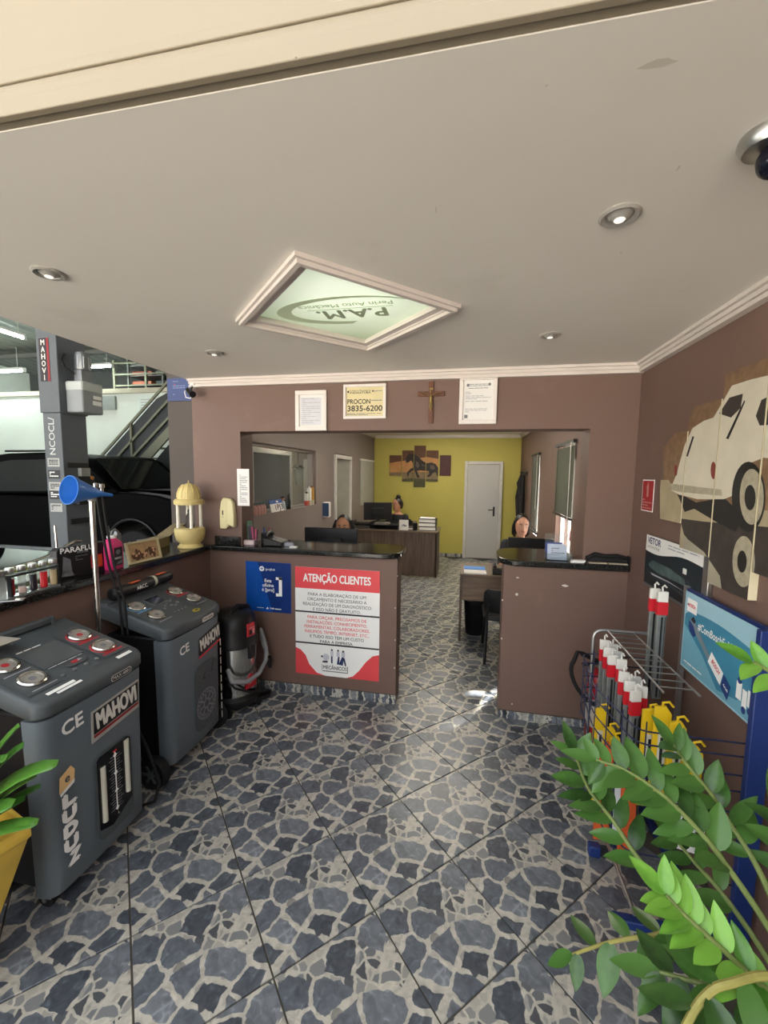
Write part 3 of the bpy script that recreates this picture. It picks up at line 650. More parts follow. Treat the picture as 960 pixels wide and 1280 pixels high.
def shell_ring(z, hw, xf, xb, bow, n=8, r=.05):
    """top view of the front shell: flat sides, rounded corners, slightly bowed front"""
    P = [(xb, -hw)]
    P += [(xf-r+r*math.sin(a), -hw+r-r*math.cos(a), ) for a in [PI/2*k/6 for k in range(7)]]
    P += [(xf+bow*math.sin(PI*k/n), -hw+r+(2*hw-2*r)*k/n) for k in range(1, n)]
    P += [(xf-r+r*math.cos(a), hw-r+r*math.sin(a)) for a in [PI/2*k/6 for k in range(7)]]
    P += [(xb, hw)]
    return [(p[0], p[1], z) for p in P]
def machine(label, loc, second=False):
    t = thing('air_conditioning_service_machine', label, 'service machine', loc)
    hw = MB_H
    MB().loft([shell_ring(z, hw+dw, .20+dx, .12, .008) for z, dw, dx in ((.088,-.012,-.01),(.10,-.006,0),(.3,-.004,.002),(.6,0,.004),(.80,.004,.008))]).build('front_shell', SHELL, t, smooth=True)
    MB().box((-.21, -.205, .10), (.125, .215, .80)).build('rear_body', BLACK, t, bevel=.01)
    # console: wedge with sloping top, overhanging the shell
    FZ, BZ, FX, BX = .86, .985, .225, -.2
    zt = lambda x: .8655+(.205-x)*.29; zb = lambda x: .803+max(0, .05-x)*.36
    def plan(ins, zf): return [(x, y, zf(x)) for x, y, _ in shell_ring(0, hw+.010-ins, .214-ins, -.235+ins, .008, r=.05)]
    con = MB().loft([plan(.010, zb), plan(0, lambda x: zb(x)+.012), plan(0, lambda x: zt(x)-.014), plan(.004, lambda x: zt(x)-.004), plan(.012, zt)]).build('console', SHELLD, t, smooth=True)
    u = V(0,1,0); v = V(-.36,0,.1045).normalized(); S = fr((.202, 0, .8668), u, v)      # sloping panel frame
    flat('left_panel', R4(-.225,.06,-.095,.35), PANEL, con, .003, S); flat('right_panel', R4(.095,.06,.225,.35), PANEL, con, .003, S)
    for sx in (-1, 1):
        for k, vv in enumerate((.135, .265)):
            hot = (REDP if sx > 0 else PANEL) if not second else (BLUEP if sx < 0 and k else (REDP if sx > 0 and k else PANEL))
            g = MB().lathe([(.046,.003),(.047,.012),(.042,.017),(.036,.015),(.035,.010)], n=24).xf(S @ Matrix.Translation((sx*.155, vv, 0))).build('gauge', CHROME, con, smooth=True)
            d = MB().poly([(p[0]+sx*.155, p[1]+vv, .0115) for p in ell(0,0,.0355,.0355,24)]).xf(S).build('dial', DIALM, con)
            fl = MB()
            for q in range(11):
                a = -.6+q*.44; fl.poly([(sx*.155+rr*math.cos(a+da), vv+rr*math.sin(a+da), .0122) for rr, da in ((.031,-.03),(.031,.03),(.024,.02),(.024,-.02))])
            fl.xf(S).build('dial_marks', DG, con)
            flat('dial_center', ell(sx*.155, vv, .013, .013, 14), REDP if (k == 1 and not second) else INKG, con, .0126, S)
            if hot is not PANEL: flat('panel_accent', R4(sx*.155-.05, vv-.058, sx*.155+.05, vv-.048), hot, con, .0036, S); flat('panel_accent', ell(sx*.155, vv, .052, .052, 24), hot, con, .0034, S)
            else: flat('panel_accent', R4(sx*.155-.045, vv-.06, sx*.155+.05, vv-.056), INKL, con, .0036, S)
    sc = R4(-.085,.165,.075,.30) if not second else R4(-.065,.22,.035,.30)
    MB().prism([(p[0]*1.06, p[1]+(.004 if p[1] > .25 else -.006)) for p in sc], 0, .004).xf(S).build('screen_bezel', SHELLD if not second else mat('grey_bezel', '#6b7072', .5), con)
    flat('screen', sc, SCREEN if not second else SCREENB, con, .0046, S)
    if second: flat('screen_lit', R4(-.056,.23,.026,.29), mat('blue_grey_screen', '#1f2c48', .1), con, .005, S)
    if not second:
        lines(con, -.08, .07, [.312], PWHITE, .0045, S, .006, 3); lines(con, -.08, .07, [.152], INKL, .0045, S, .005, 5)
        for k in range(4): MB().lathe([(.008,0),(.008,.005),(.005,.007)], n=12).xf(S @ Matrix.Translation((-.075+k*.05, .085, 0))).build('button', STEELD, con, smooth=True)
        flat('control_pad', rrect(-.03,.105,.06,.145,.012), PANEL, con, .0035, S); flat('red_mark', ell(.015,.127,.02,.010,16), REDP, con, .0042, S); flat('grey_mark', [(.02,.12),(.045,.125),(.03,.137)], INKL, con, .0046, S)
        flats('warning_label', [R4(-.185,.022,-.075,.037), R4(-.16,.006,-.06,.018), R4(.125,.02,.2,.038)], PWHITE, con, .0036, S)
    else:
        for bx, by in ((-.03,.18),(.03,.2),(.0,.165),(.0,.195),(.055,.17),(.055,.215),(.02,.15),(-.06,.16)): MB().lathe([(.009,0),(.009,.005),(.005,.007)], n=12).xf(S @ Matrix.Translation((bx, by, 0))).build('button', STEELD, con, smooth=True)
        for k in range(4): MB().lathe([(.006,0),(.006,.004)], n=10).xf(S @ Matrix.Translation((-.05+k*.03, .10, 0))).build('button', STEELD, con)
        flat('yellow_sticker', ell(.05,.035,.03,.016,18), mat('yellow_sticker', '#b7a52c', .5), con, .0036, S); flat('sticker_mark', ell(.055,.037,.014,.007,12), SHELLD, con, .004, S)
    # front face
    F = fr((.2135,0,0), (0,1,0), (0,0,1))
    MPLATE = mat('silver_plate', '#a9a59f', .4)
    if not second:
        pl = MB().prism([(-.055,.605),(.185,.625),(.19,.752),(-.05,.735)], 0, .005).xf(F).build('name_plate', MPLATE, t)
        flat('name_field', [(-.046,.637),(.183,.655),(.185,.745),(-.044,.728)], BLACK, pl, .0056, F); flat('red_stripe', [(-.046,.622),(.182,.64),(.183,.652),(-.046,.634)], PREDD, pl, .0056, F)
        text('MAHOVI', .07, .69, .10, DIALW, pl, .0064, bold=.035, width=.20, rot=.075, M=F)
        MB().prism(rrect(-.05,.16,.135,.535,.04), 0, .004).xf(F).build('gauge_recess', SHELLD, t)
        wp = [(-.04,.215),(.02,.19),(.125,.24),(.125,.52),(.11,.528),(-.03,.528),(-.04,.515)]
        gw = MB().prism(wp, .0035, .0065).xf(F).build('gauge_window', BLACKG, t)
        TUBE = mat('cream_sight_tube', '#c9c7b6', .35)
        MB().tube([(.2135+.008,-.018,.24),(.2135+.008,-.018,.48)], .011, 10).build('sight_tube', TUBE, t, smooth=True); MB().tube([(.2135+.008,.103,.28),(.2135+.008,.103,.52)], .011, 10).build('sight_tube', TUBE, t, smooth=True)
        flat('scale_line', R4(.041,.245,.047,.505), PWHITE, gw, .0072, F)
        flats('scale_tick', [R4(.02 if q % 3 else .012, .25+q*.0125, .038, .2518+q*.0125) for q in range(20)]+[R4(.05, .25+q*.0125, .068 if q % 3 else .078, .2518+q*.0125) for q in range(20)], INKL, gw, .0072, F)
        flats('scale_stop', [[(.044+.010*math.cos(a), zz+.012*math.sin(a)) for a in (0,PI/2,PI,3*PI/2)] for zz in (.25,.33,.41,.49)], PWHITE, gw, .0076, F)
        text('L', .05, .222, .018, PWHITE, gw, .0076, M=F); flat('red_scale_end', R4(.034,.505,.054,.512), PRED, gw, .0076, F)
        text('CE', -.13, .735, .075, PWHITE, t, .0035, bold=.025, width=.085, rot=.06, M=F)
        for k, ch in enumerate('LUDUZ'): text(ch, -.165+.006*(k == 4), .457-.060*k, .066, PWHITE, t, .006, bold=.09, width=.048, M=F, shear=.0 if k < 4 else .2)
        ORG = mat('peach_logo', '#e9c489', .5)
        flats('logo', [[(-.20,.505),(-.195,.565),(-.15,.585),(-.135,.56),(-.14,.515)]], ORG, t, .006, F); flats('logo_light', [[(-.195,.49),(-.14,.51),(-.137,.525),(-.197,.503)]], PWHITE, t, .0065, F); text('e', -.166, .545, .045, SHELLD, t, .0068, bold=.03, M=F)
        px = fr((.2155,0,0), (0,1,0), (0,0,1))
        flat('model_plate', rrect(.045,.81,.15,.838,.012), DIALW, con, .0062, px); flat('model_plate_field', rrect(.048,.8125,.147,.8355,.011), BLACK, con, .0068, px); text('MAX-4001', .0975, .824, .02, DIALW, con, .0074, bold=.01, M=px)
        MB().box((-.235,-.16,.99), (-.205,.16,1.02)).box((-.235,-.18,.93), (-.205,-.16,1.02)).box((-.235,.16,.93), (-.205,.18,1.02)).build('rear_handle', SHELLD, t, bevel=.006)
        MB().box((-.2345,-.24,1.0205), (-.10,-.09,1.0225)).xf(Matrix.Translation((.02,.02,0))).build('loose_sheet', mat('beige_sheet', '#a39d90', .6), t)
        for y in (-.17,.19): caster(t, .10, y)
        for y in (-.18,.18): big_wheel(t, -.15, y, .075, 1)
    else:
        pl = MB().prism([(.0,.622),(.205,.655),(.205,.755),(.0,.722)], 0, .004).xf(F).build('name_plate', BLACK, t)
        flat('red_stripe', [(-.008,.604),(.205,.638),(.205,.65),(-.004,.616)], PRED, pl, .0045, F); text('MAHOVI', .104, .69, .10, DIALW, pl, .0052, bold=.035, width=.185, rot=.16, M=F)
        text('CE', -.125, .715, .068, PWHITE, t, .0035, bold=.025, width=.075, rot=.08, M=F)
        MB().prism(rrect(-.04,.16,.17,.56,.05), 0, .003).xf(F).build('front_recess', SHELLD, t)
        flats('worn_mark', [[(.02,.475),(.045,.505),(.05,.50),(.028,.47)], R4(.03,.465,.05,.475), [(.11,.49),(.125,.545),(.132,.545),(.118,.488)], R4(.10,.482,.125,.489)], BLACK, t, .0045, F)
        EMB = mat('grey_emblem', '#85868a', .5)
        rg = MB()
        for r0, r1 in ((.092,.086),(.07,.064),(.03,.022)):
            for q in range(28):
                a0, a1 = 2*PI*q/28, 2*PI*(q+1)/28
                if r0 == .07 and q % 7 == 0: continue
                rg.poly([(.055+r0*math.cos(a0), .305+r0*math.sin(a0), .0045),(.055+r0*math.cos(a1), .305+r0*math.sin(a1), .0045),(.055+r1*math.cos(a1), .305+r1*math.sin(a1), .0045),(.055+r1*math.cos(a0), .305+r1*math.sin(a0), .0045)])
        for q in range(8):
            a = q*PI/4+.2; rg.poly([(.055+rr*math.cos(a+da), .305+rr*math.sin(a+da), .0045) for rr, da in ((.03,-.12),(.062,-.1),(.062,.1),(.03,.12))])
        for q in range(22):
            a = q*2*PI/22; rg.poly([(.055+rr*math.cos(a+da), .305+rr*math.sin(a+da), .0045) for rr, da in ((.073,-.06),(.084,-.06),(.084,.06),(.073,.06))])
        rg.xf(F).build('round_emblem', EMB, t)
        flats('side_lettering', [R4(.205,.12+.06*q,.214,.165+.06*q) for q in range(9)], DIALW, t, .003, F)
        px = fr((.2155,0,0), (0,1,0), (0,0,1))
        flat('model_plate', rrect(.03,.812,.14,.84,.012), DIALW, con, .0062, px); text('MAX-4000', .085, .826, .02, INK, con, .007, bold=.01, M=px)
        big_wheel(t, .12, -.272, .088, -1); big_wheel(t, .12, .272, .088, 1)
        MB().cyl((.12,-.25,.088), (.12,.25,.088), .012, n=10).build('axle', STEELD, t)
        for y in (-.15,.15): caster(t, -.17, y)
        MB().box((-.235,-.24,.92), (-.16,.24,.985)).build('rear_tray', SHELLD, t, bevel=.008)
    return t
m1 = machine('nearer grey service machine with white vertical lettering and black gauge window', (-1.655, 1.355, 0))
m2 = machine('farther grey service machine with round emblem and small dark screen', (-1.715, 2.065, 0), True)
# rolled black tool pouch lying at the back of the second machine
t = thing('tool_roll', 'black rolled pouch with orange labels on top of the farther service machine', 'tool roll', (-1.875, 2.10, 1.022))
MB().tube([(0,-.24,0),(0,-.235,0),(.0,.20,.0),(0,.205,0)], [.028,.034,.034,.028], 14).build('pouch', BLACK, t, smooth=True)
OR = mat('orange_label', '#d9683f', .5)
for y0 in (-.09, .12): MB().box((.0,y0-.035,.0335), (.022,y0+.035,.0365)).build('orange_label', OR, t)
MB().tube([(0,.045,0),(0,.065,0)], .0352, 14).build('strap', mat('pale_strap', '#c8c7b4', .6), t, smooth=True)
text('ARCC', -.03, .0, .03, PWHITE, t, .0, bold=.02, M=fr((.0352,-.03,.0), (0,1,0), (-.3,0,1)))
# cable looped between the two machines
cb_ = MB().tube([(-1.62,1.60,.66),(-1.60,1.66,.5),(-1.55,1.70,.3),(-1.50,1.72,.10),(-1.50,1.68,.03),(-1.56,1.66,.012),(-1.64,1.65,.012)], .008, 8).build('power_cable', RUBBER, None, smooth=True); tag(cb_, 'black power cable hanging between the two grey service machines', 'cable')
cb_ = MB().box((0,0,0), (.03,.05,.09)).build('plug_socket', mat('grey_connector', '#55595b', .5), None, bevel=.006); cb_.location = (-1.62, 1.585, .66); tag(cb_, 'grey socket box with blue cap on the side of the nearer service machine', 'connector')
MB().box((-.002,-.002,.09), (.032,.052,.105)).build('blue_cap', PBLUE, cb_)

# ================================================================== VACUUM
t = thing('wet_dry_vacuum', 'black and steel drum vacuum cleaner with grey hose beside the farther service machine', 'vacuum cleaner', (-1.60, 2.60, 0))
MB().lathe([(.165,.06),(.175,.075),(.175,.11),(.155,.13)], n=32).build('base', BLACK, t, smooth=True)
for a in (.3, 1.9, 3.4, 5.0):
    x, y = .165*math.cos(a), .165*math.sin(a); MB().cyl((x-.01,y,.028), (x+.01,y,.028), .027, n=14).cyl((x,y,.03), (x,y,.07), .008, n=8).build('caster_wheel', RUBBER, t, smooth=True)
MB().lathe([(.15,.13),(.152,.14),(.152,.47),(.15,.48)], n=36).build('drum', mat('polished_steel', '#c2c3c0', .16, 1.), t, smooth=True)
MB().lathe([(.153,.475),(.163,.48),(.163,.51),(.156,.52),(.158,.61),(.15,.645),(.135,.685),(.10,.715),(.03,.725)], n=36).build('motor_head', BLACK, t, smooth=True)
MB().tube([(.03,-.13,.60),(.02,-.10,.70),(.03,0,.75),(.05,.10,.72),(.07,.15,.60),(.075,.165,.44)], .014, 8).build('carry_hose', RUBBER, t, smooth=True)
Fv = lambda a, z, r: fr((r*math.cos(a), r*math.sin(a), z), (-math.sin(a), math.cos(a), 0), (0,0,1))
a = -.25
sp = MB().box((-.035,-.045,-.006), (.035,.045,.01)).xf(Fv(a,.60,.155)).build('switch_panel', mat('red_switch_panel', '#c23038', .4), t, bevel=.004)
MB().box((-.02,-.03,.01), (.0,.0,.016)).xf(Fv(a,.60,.155)).build('switch', BLACK, sp); flats('label', [R4(-.026,.012,.026,.018), R4(.006,-.03,.026,.005)], mat('pink_label', '#d98d8d', .5), sp, .0112, Fv(a,.60,.155))
MB().box((-.028,-.05,-.004), (.028,.05,.014)).xf(Fv(-.2,.44,.152)).build('latch', BLACK, t, bevel=.006)
MB().prism([(-.05,-.045),(.05,-.045),(.055,.02),(.0,.06),(-.03,.02)], -.002, .006).xf(Fv(-.3,.225,.151)).build('red_badge', mat('red_badge', '#c4242c', .3), t); flat('badge_flash', [(-.02,-.02),(.04,.0),(.03,.03),(-.005,.01)], mat('pink_label', '#d98d8d', .5), t, .0075, Fv(-.3,.225,.151))
HOSE = mat('grey_ribbed_hose', '#8b8d8f', .5)
hp = [(.05,-.17,.36),(.10,-.20,.29),(.17,-.13,.265),(.20,-.02,.275),(.19,.10,.31),(.16,.17,.37),(.12,.205,.44),(.09,.22,.50),(.10,.21,.44),(.14,.19,.36),(.165,.185,.30)]
pts = []
for i in range(len(hp)-1):
    for q in range(6): pts.append(Vector(hp[i]).lerp(Vector(hp[i+1]), q/6))
MB().tube(pts, [.0135+.0022*(i % 2) for i in range(len(pts))], 10).build('hose', HOSE, t, smooth=True)
MB().tube([(.165,.185,.30),(.17,.185,.285),(.18,.18,.235),(.182,.18,.222)], [.019,.021,.018,.015], 12).build('hose_cuff', BLACK, t, smooth=True)
MB().tube([(.03,-.165,.30),(.10,-.17,.23),(.17,-.06,.15),(.19,.06,.10),(.19,.13,.07)], .008, 8).build('power_cord', RUBBER, t, smooth=True)
MB().prism([(.12,.0),(.22,.10),(.20,.17),(.10,.15)], .03, .055).build('floor_nozzle', BLACK, t, bevel=.006)

# ================================================================== OIL POLE, FUNNEL, HOSE LANCES (behind the nearer machine)
t = thing('oil_drain_stand', 'tall chrome pole on a dark base behind the nearer service machine', 'stand', (-1.80, 1.70, 0))
MB().tube([(0,0,.02),(0,0,1.55)], .013, 12).build('pole', CHROME, t, smooth=True)
MB().box((-.07,-.06,0), (.07,.08,.02)).build('base', BLACK, t, bevel=.004); MB().tube([(0,0,1.545),(0,0,1.57)], [.017,.015], 12).build('cap', STEELD, t, smooth=True)
pf = Vector((-1.80, 1.70, 1.588))
t = thing('funnel', 'blue plastic funnel lying across the top of the chrome pole', 'funnel', pf)
ax_ = V(.05,.27,-.045).normalized(); Mf = ax_.to_track_quat('Z','Y').to_matrix().to_4x4()
BLUE = mat('blue_plastic', '#2f72c4', .35, var=.04)
MB().lathe([(.078,-.115),(.082,-.131),(.086,-.131),(.086,-.122),(.081,-.113),(.028,.03),(.0155,.06),(.009,.13),(.0065,.13),(.012,.06),(.024,.03),(.078,-.115)], n=32, caps=False).xf(Mf @ Matrix.Scale(.8, 4)).build('bowl', BLUE, t, smooth=True)
bpy.context.view_layer.update()
for k, (px, py) in enumerate(((120, 604), (127, 605))):
    tp = at(px, py, 0, -1.83+k*.02)
    t = thing('hose_lance', 'chrome tipped black suction hose leaning behind the funnel, %s of the two' % ('left' if k == 0 else 'right'), 'hose', (tp.x+.07, tp.y+.09, 1.0), group='suction hoses behind the funnel')
    o = t.location
    top = tp-o
    MB().tube([top+V(0,0,-.055), top+V(0,0,-.02), top+V(0,0,-.018), top], [.008,.008,.0125,.0125], 10).build('chrome_tip', CHROME, t, smooth=True)
    MB().tube([top+V(0,0,-.055), top+V(.01,.005,-.2), top+V(.03,.02,-.42), top+V(.06,.045,-.62), top+V(.065,.05,-.80)], .006, 8).build('hose', RUBBER, t, smooth=True)
# ================================================================== THINGS ON THE LEFT WORKTOP
def on_top(px, py): return at(px, py, 2, ZT)
GL = mat('sample_tube_glass', '#cfd3d0', .08, trans=.75, var=0)
def fluid(h): return mat('fluid_'+h, '#'+h, .15, var=.1)
# rack of sample tubes
c = on_top(22, 748); d = (on_top(75, 733)-c)
t = thing('sample_tube_rack', 'clear rack holding five fluid sample tubes on the granite worktop', 'rack', c+V(-.035,0,0), math.atan2(d.y, d.x))
Lr = d.length
for z0 in (.0, .095): MB().box((-.015,-.022,z0), (Lr+.015,.022,z0+.008)).build('shelf', GL if z0 == 0 else BLACK, t)
for x in (-.015, Lr+.009): MB().box((x,-.022,.008), (x+.006,.022,.095)).build('side', BLACK, t)
for k, (hx, nm) in enumerate((('7a1418','dark red'), ('c9b0a4','pale pink'), ('1d1a22','black'), ('c81f2a','bright red'), ('b8a47c','straw coloured'))):
    tt = thing('sample_tube', 'sample tube of %s fluid in the rack' % nm, 'sample tube', t.matrix_basis @ V(Lr*(k+.02)/4, 0, .0085), group='fluid sample tubes')
    MB().lathe([(.010,.0),(.0145,.004),(.0145,.075 if k != 1 else .03),(.0142,.0755 if k != 1 else .0305)], n=16).build('fluid', fluid(hx), tt, smooth=True)
    MB().lathe([(.0145,.0757 if k != 1 else .031),(.0145,.105)], n=16).build('glass_wall', mat('pale_tube_glass', '#8d9190', .1, alpha=.35), tt, smooth=True)
    MB().lathe([(.0165,.105),(.0175,.108),(.0175,.124),(.015,.127)], n=18).build('cap', STEEL, tt, smooth=True)
# clear jar with silver lid at the picture edge
j = on_top(5, 752); t = thing('glass_jar', 'clear glass jar with fluid at the left edge of the worktop', 'jar', j+V(-.03,.0,0))
MB().lathe([(.03,0),(.032,.003),(.032,.08),(.024,.10),(.024,.11)], n=20).build('body', GL, t, smooth=True); MB().lathe([(.026,.106),(.027,.11),(.027,.128),(.02,.13)], n=20).build('lid', STEEL, t, smooth=True)
s = MB().box((-.05,-.02,0), (.03,.02,.004)).build('metal_dish', STEEL, None, bevel=.002); p = on_top(15, 750); s.location = (p.x+.02, p.y, ZT+.0005); s.rotation_euler = (0,0,.6); tag(s, 'small shiny metal plate in front of the sample tubes', 'plate')
# yellow-green strap tool, chrome tools behind
p = at(40, 705, 0, -2.27); t = thing('yellow_clamp_bar', 'yellow green metal bar tool lying behind the sample tubes', 'tool', (-2.27, p.y-.22, ZT))
MB().box((-.02,0,.03), (.02,.40,.055)).box((-.015,.05,0), (.015,.08,.03)).box((-.015,.32,0), (.015,.35,.03)).build('bar', mat('yellow_green_paint', '#8d9433', .45), t, bevel=.005)
MB().tube([(.0,.02,.06),(.01,.2,.075),(.02,.34,.10)], .007, 8).build('lever', CHROME, t, smooth=True)
p = at(70, 665, 0, -2.22); t = thing('hand_pump', 'grey hand pump with chrome lever standing behind the product sign', 'pump', (-2.22, p.y, ZT))
MB().lathe([(.03,0),(.035,.01),(.03,.03),(.022,.05),(.02,.10),(.012,.11)], n=18).build('body', STEELD, t, smooth=True); MB().cyl((0,0,.11), (-.005,0,.26), .006, n=10).build('rod', CHROME, t, smooth=True)
MB().tube([(0,0,.105),(.01,.05,.14),(.01,.10,.155),(.01,.14,.15)], [.012,.011,.009,.006], 8).build('lever', CHROME, t, smooth=True)
# black product sign
p0 = on_top(84, 727); p1 = on_top(150, 708)
t = thing('product_display', 'black product display card stand with white lettering behind the chrome pole', 'display stand', M=fr(V(-2.035, p0.y, ZT), V(.05, p1.y-p0.y, 0), V(-.02,0,1)))
Wd = .27
MB().prism([(0,0),(Wd,0),(Wd,.165),(.015,.165),(0,.15)], -.05, 0).build('box_body', BLACK, t, bevel=.004)
text('PARAFLU', .015, .148, .038, PWHITE, t, .002, 'LEFT', .03, width=.17); text('MOTOR', .10, .13, .016, INKL, t, .002, 'LEFT', .01)
flats('product_photo', [[(.02,.03),(.07,.03),(.065,.10),(.03,.12)], [(.015,.015),(.08,.012),(.065,.045),(.025,.05)]], INKG, t, .0015); flat('red_panel', R4(.17,.03,.235,.10), PRED, t, .0015); flat('orange_panel', R4(.2,.035,.23,.095), mat('orange_print', '#c9521e', .5), t, .002)
lines(t, .09, .16, [.11,.10,.09], INKG, .0015, hh=.004)
# pink jug
p = on_top(152, 712); t = thing('coolant_jug', 'bright pink jug with black label and grey cap on the worktop', 'jug', (-2.0, p.y+.015, ZT), .1)
PINK = mat('pink_fluid_plastic', '#e0307c', .3, var=.05)
rings = []
for z, hx, hy in ((0,.030,.052),(.006,.033,.056),(.12,.033,.056),(.15,.031,.052),(.172,.020,.03),(.178,.014,.02),(.185,.014,.02)): rings.append([(p_[0], p_[1], z) for p_ in rrect(-hx,-hy,hx,hy,min(hx,.02)*.9,4)])
MB().loft(rings).build('body', PINK, t, smooth=True); MB().lathe([(.022,.178),(.024,.18),(.024,.192),(.02,.195)], n=18).build('cap_collar', WHITE, t, smooth=True)
MB().tube([(0,0,.195),(0,.005,.215),(0,.03,.225),(0,.05,.21),(0,.055,.185)], .006, 8).build('hanger', STEELD, t, smooth=True); MB().cyl((0,-.01,.19), (0,-.02,.25), .003, n=6).build('spout_rod', CHROME, t)
Fj = fr((.0335,0,0), (0,1,0), (0,0,1)); flat('label', R4(-.03,.02,.035,.125), BLACK, t, .001, Fj); text('PARAFLU', .002, .062, .018, PWHITE, t, .0016, bold=.02, M=Fj, width=.055); flats('label_print', [ell(.002,.098,.018,.014,12), [(-.02,.028),(.03,.028),(.03,.05),(.0,.04)]], INKG, t, .0016, Fj)
# grey wedge behind jug
p = at(139, 655, 0, -2.2); s = MB().prism([(-.05,0),(.05,0),(.06,.16),(.035,.18)], -.015, .015, 0).build('scraper', STEELD, None, bevel=.003); s.location = (-2.2, p.y, ZT); tag(s, 'grey metal scraper standing behind the pink jug', 'tool')
# framed photo with wooden frame, leaning
p0 = on_top(163, 707); p1 = on_top(207, 698)
t = thing('photo_frame', 'small beige photo frame with brown group picture on the worktop', 'picture frame', M=fr(V(-1.975, p0.y, ZT), V(.02, p1.y-p0.y, 0), V(-.22,0,1)))
wf = (p1-p0).length+.01; hf = .135
fbm = mat('beige_frame', '#c9bd96', .5, var=.06)
MB().box((0,0,0), (wf,.014,.014)).box((0,hf-.014,0), (wf,hf,.014)).box((0,.014,0), (.014,hf-.014,.014)).box((wf-.014,.014,0), (wf,hf-.014,.014)).build('frame', fbm, t, bevel=.002)
ph = MB().box((.014,.014,.002), (wf-.014,hf-.014,.006)).build('photo', mat('sepia_photo', '#b39468', .5, var=.15, scale=20), t)
rnd = random.Random(4)
flats('figures', [blotch(rnd.uniform(.03,wf-.03), rnd.uniform(.03,.075), .018, .025, q) for q in range(14)], mat('brown_photo', '#5b3a28', .5), ph, .0066)
flats('faces', [blotch(rnd.uniform(.035,wf-.035), rnd.uniform(.03,.08), .009, .010, 50+q) for q in range(12)], mat('flesh_photo', '#d9a98a', .5), ph, .007)
MB().box((wf*.4,.02,-.05), (wf*.6,.03,0)).build('easel', fbm, t)
# cardboard box and grey sheets behind
p = at(190, 675, 0, -2.27)
t = thing('folded_carton', 'open brown carton behind the photo frame', 'box', (-2.24, p.y-.02, ZT), .15)
CARD = mat('carton_brown', '#8d7f5f', .7, var=.1)
MB().box((-.06,-.10,0), (.04,.14,.07)).build('box_body', CARD, t); MB().add([(-.06,.14,.07),(.04,.14,.07),(.06,.34,.14),(-.04,.34,.14),(-.06,.14,.073),(.04,.14,.073),(.06,.34,.143),(-.04,.34,.143)], [[0,1,2,3],[4,5,6,7],[0,1,5,4],[1,2,6,5],[2,3,7,6],[3,0,4,7]]).build('flap', CARD, t)
p0 = on_top(208, 698); s = MB().box((0,0,0), (.13,.11,.004)).build('grey_sheet', mat('grey_card', '#8d8f93', .6), None); s.matrix_world = fr(V(-2.12, p0.y+.02, ZT+.001), (.05,.13,0), (-.35,0,1)); tag(s, 'pale grey card leaning between the photo frame and the domed shrine', 'card')
# domed shrine
p = at(245, 688, 2, ZT); t = thing('domed_shrine', 'ivory domed pillar shrine with a dark figure at the worktop corner', 'ornament', (-2.02, 2.72, ZT)); t.scale = (1.25,1.25,1.25)
IVO = mat('ivory_resin', '#d6c384', .45, var=.12, scale=14); IVOW = mat('white_column', '#e9e4d4', .45)
q = (.082,)
MB().lathe([(.07,0),(.072,.006),(.06,.018),(.055,.024),(.075,.045),(.083,.075),(.086,.10),(.085,.115),(.078,.118),(.02,.119)], n=32).build('bowl_base', IVO, t, smooth=True)
for k in range(4):
    a = PI/4+k*PI/2; MB().lathe([(.012,.119),(.010,.126),(.0095,.25),(.012,.258)], o=(.062*math.cos(a), .062*math.sin(a), 0), n=14).build('column', IVOW, t, smooth=True)
MB().lathe([(.08,.258),(.083,.262),(.084,.28),(.075,.29),(.06,.291)], n=32).build('entablature', IVO, t, smooth=True)
dm = MB().lathe([(.065,.291),(.066,.30),(.063,.325),(.052,.352),(.034,.372),(.012,.382),(.006,.385)], n=32).build('dome', IVO, t, smooth=True)
for k in range(12):
    a = 2*PI*k/12; MB().tube([(.0665*math.cos(a)*r, .0665*math.sin(a)*r, z) for r, z in ((1,.30),(.95,.327),(.79,.354),(.5,.375))], .0025, 5).build('rib', IVO, dm)
fg = MB().loft([[(p_[0], p_[1], z) for p_ in ell(0,0,r,r*.8,14)] for z, r in ((.119,.026),(.13,.028),(.16,.02),(.185,.022),(.20,.015),(.206,.008))]).sph((0,0,.217), (.011,.012,.014), 10, 8)
fg.build('figure', mat('dark_brown_figure', '#3c3029', .5, var=.2), t, smooth=True); MB().cyl((0,0,.385), (0,0,.40), .004, .002, n=8).build('finial', IVO, t)

# ================================================================== THINGS ON THE FRONT RUN OF THE WORKTOP
t = thing('brochure_holder', 'holder of pink and green brochures on the worktop right of the pier', 'brochure holder', (-1.64, 2.93, ZT))
MB().box((-.05,-.035,0), (.045,.03,.04)).build('tray', mat('clear_pink_tray', '#b9a5a8', .3), t, bevel=.003)
MB().obox((-.025,.015,.10), (1,0,0), (0,1,.0), (0,0,1), .06,.006,.17).build('brochure', mat('green_brochure', '#4d6a52', .5, var=.5, scale=30), t)
for k in range(5): MB().obox((.0+.009*k,-.01+.006*k,.085-.008*k), (1,0,.15), (0,1,.0), (-.1+.05*k,0,1), .028,.003,.13).build('brochure', mat('pink_brochure', '#b9506e', .5, var=.3, scale=30) if k % 2 else mat('dark_leaflet', '#3a2f3b', .5), t)
MB().box((-.048,-.037,.01), (.04,-.035,.032)).build('label', mat('pale_label', '#cbb9b4', .5), t)
t = thing('desk_phone', 'black desk telephone behind the worktop edge', 'telephone', (-1.46, 2.98, ZT), .1)
MB().prism([(-.07,0),(.08,0),(.08,.03),(-.07,.065)], -.08, .08, 1).build('body', BLACK, t, bevel=.008)
MB().tube([(-.055,-.075,.075),(-.05,-.04,.092),(-.05,.04,.092),(-.055,.075,.075)], [.02,.016,.016,.02], 10).build('handset', BLACK, t, smooth=True)
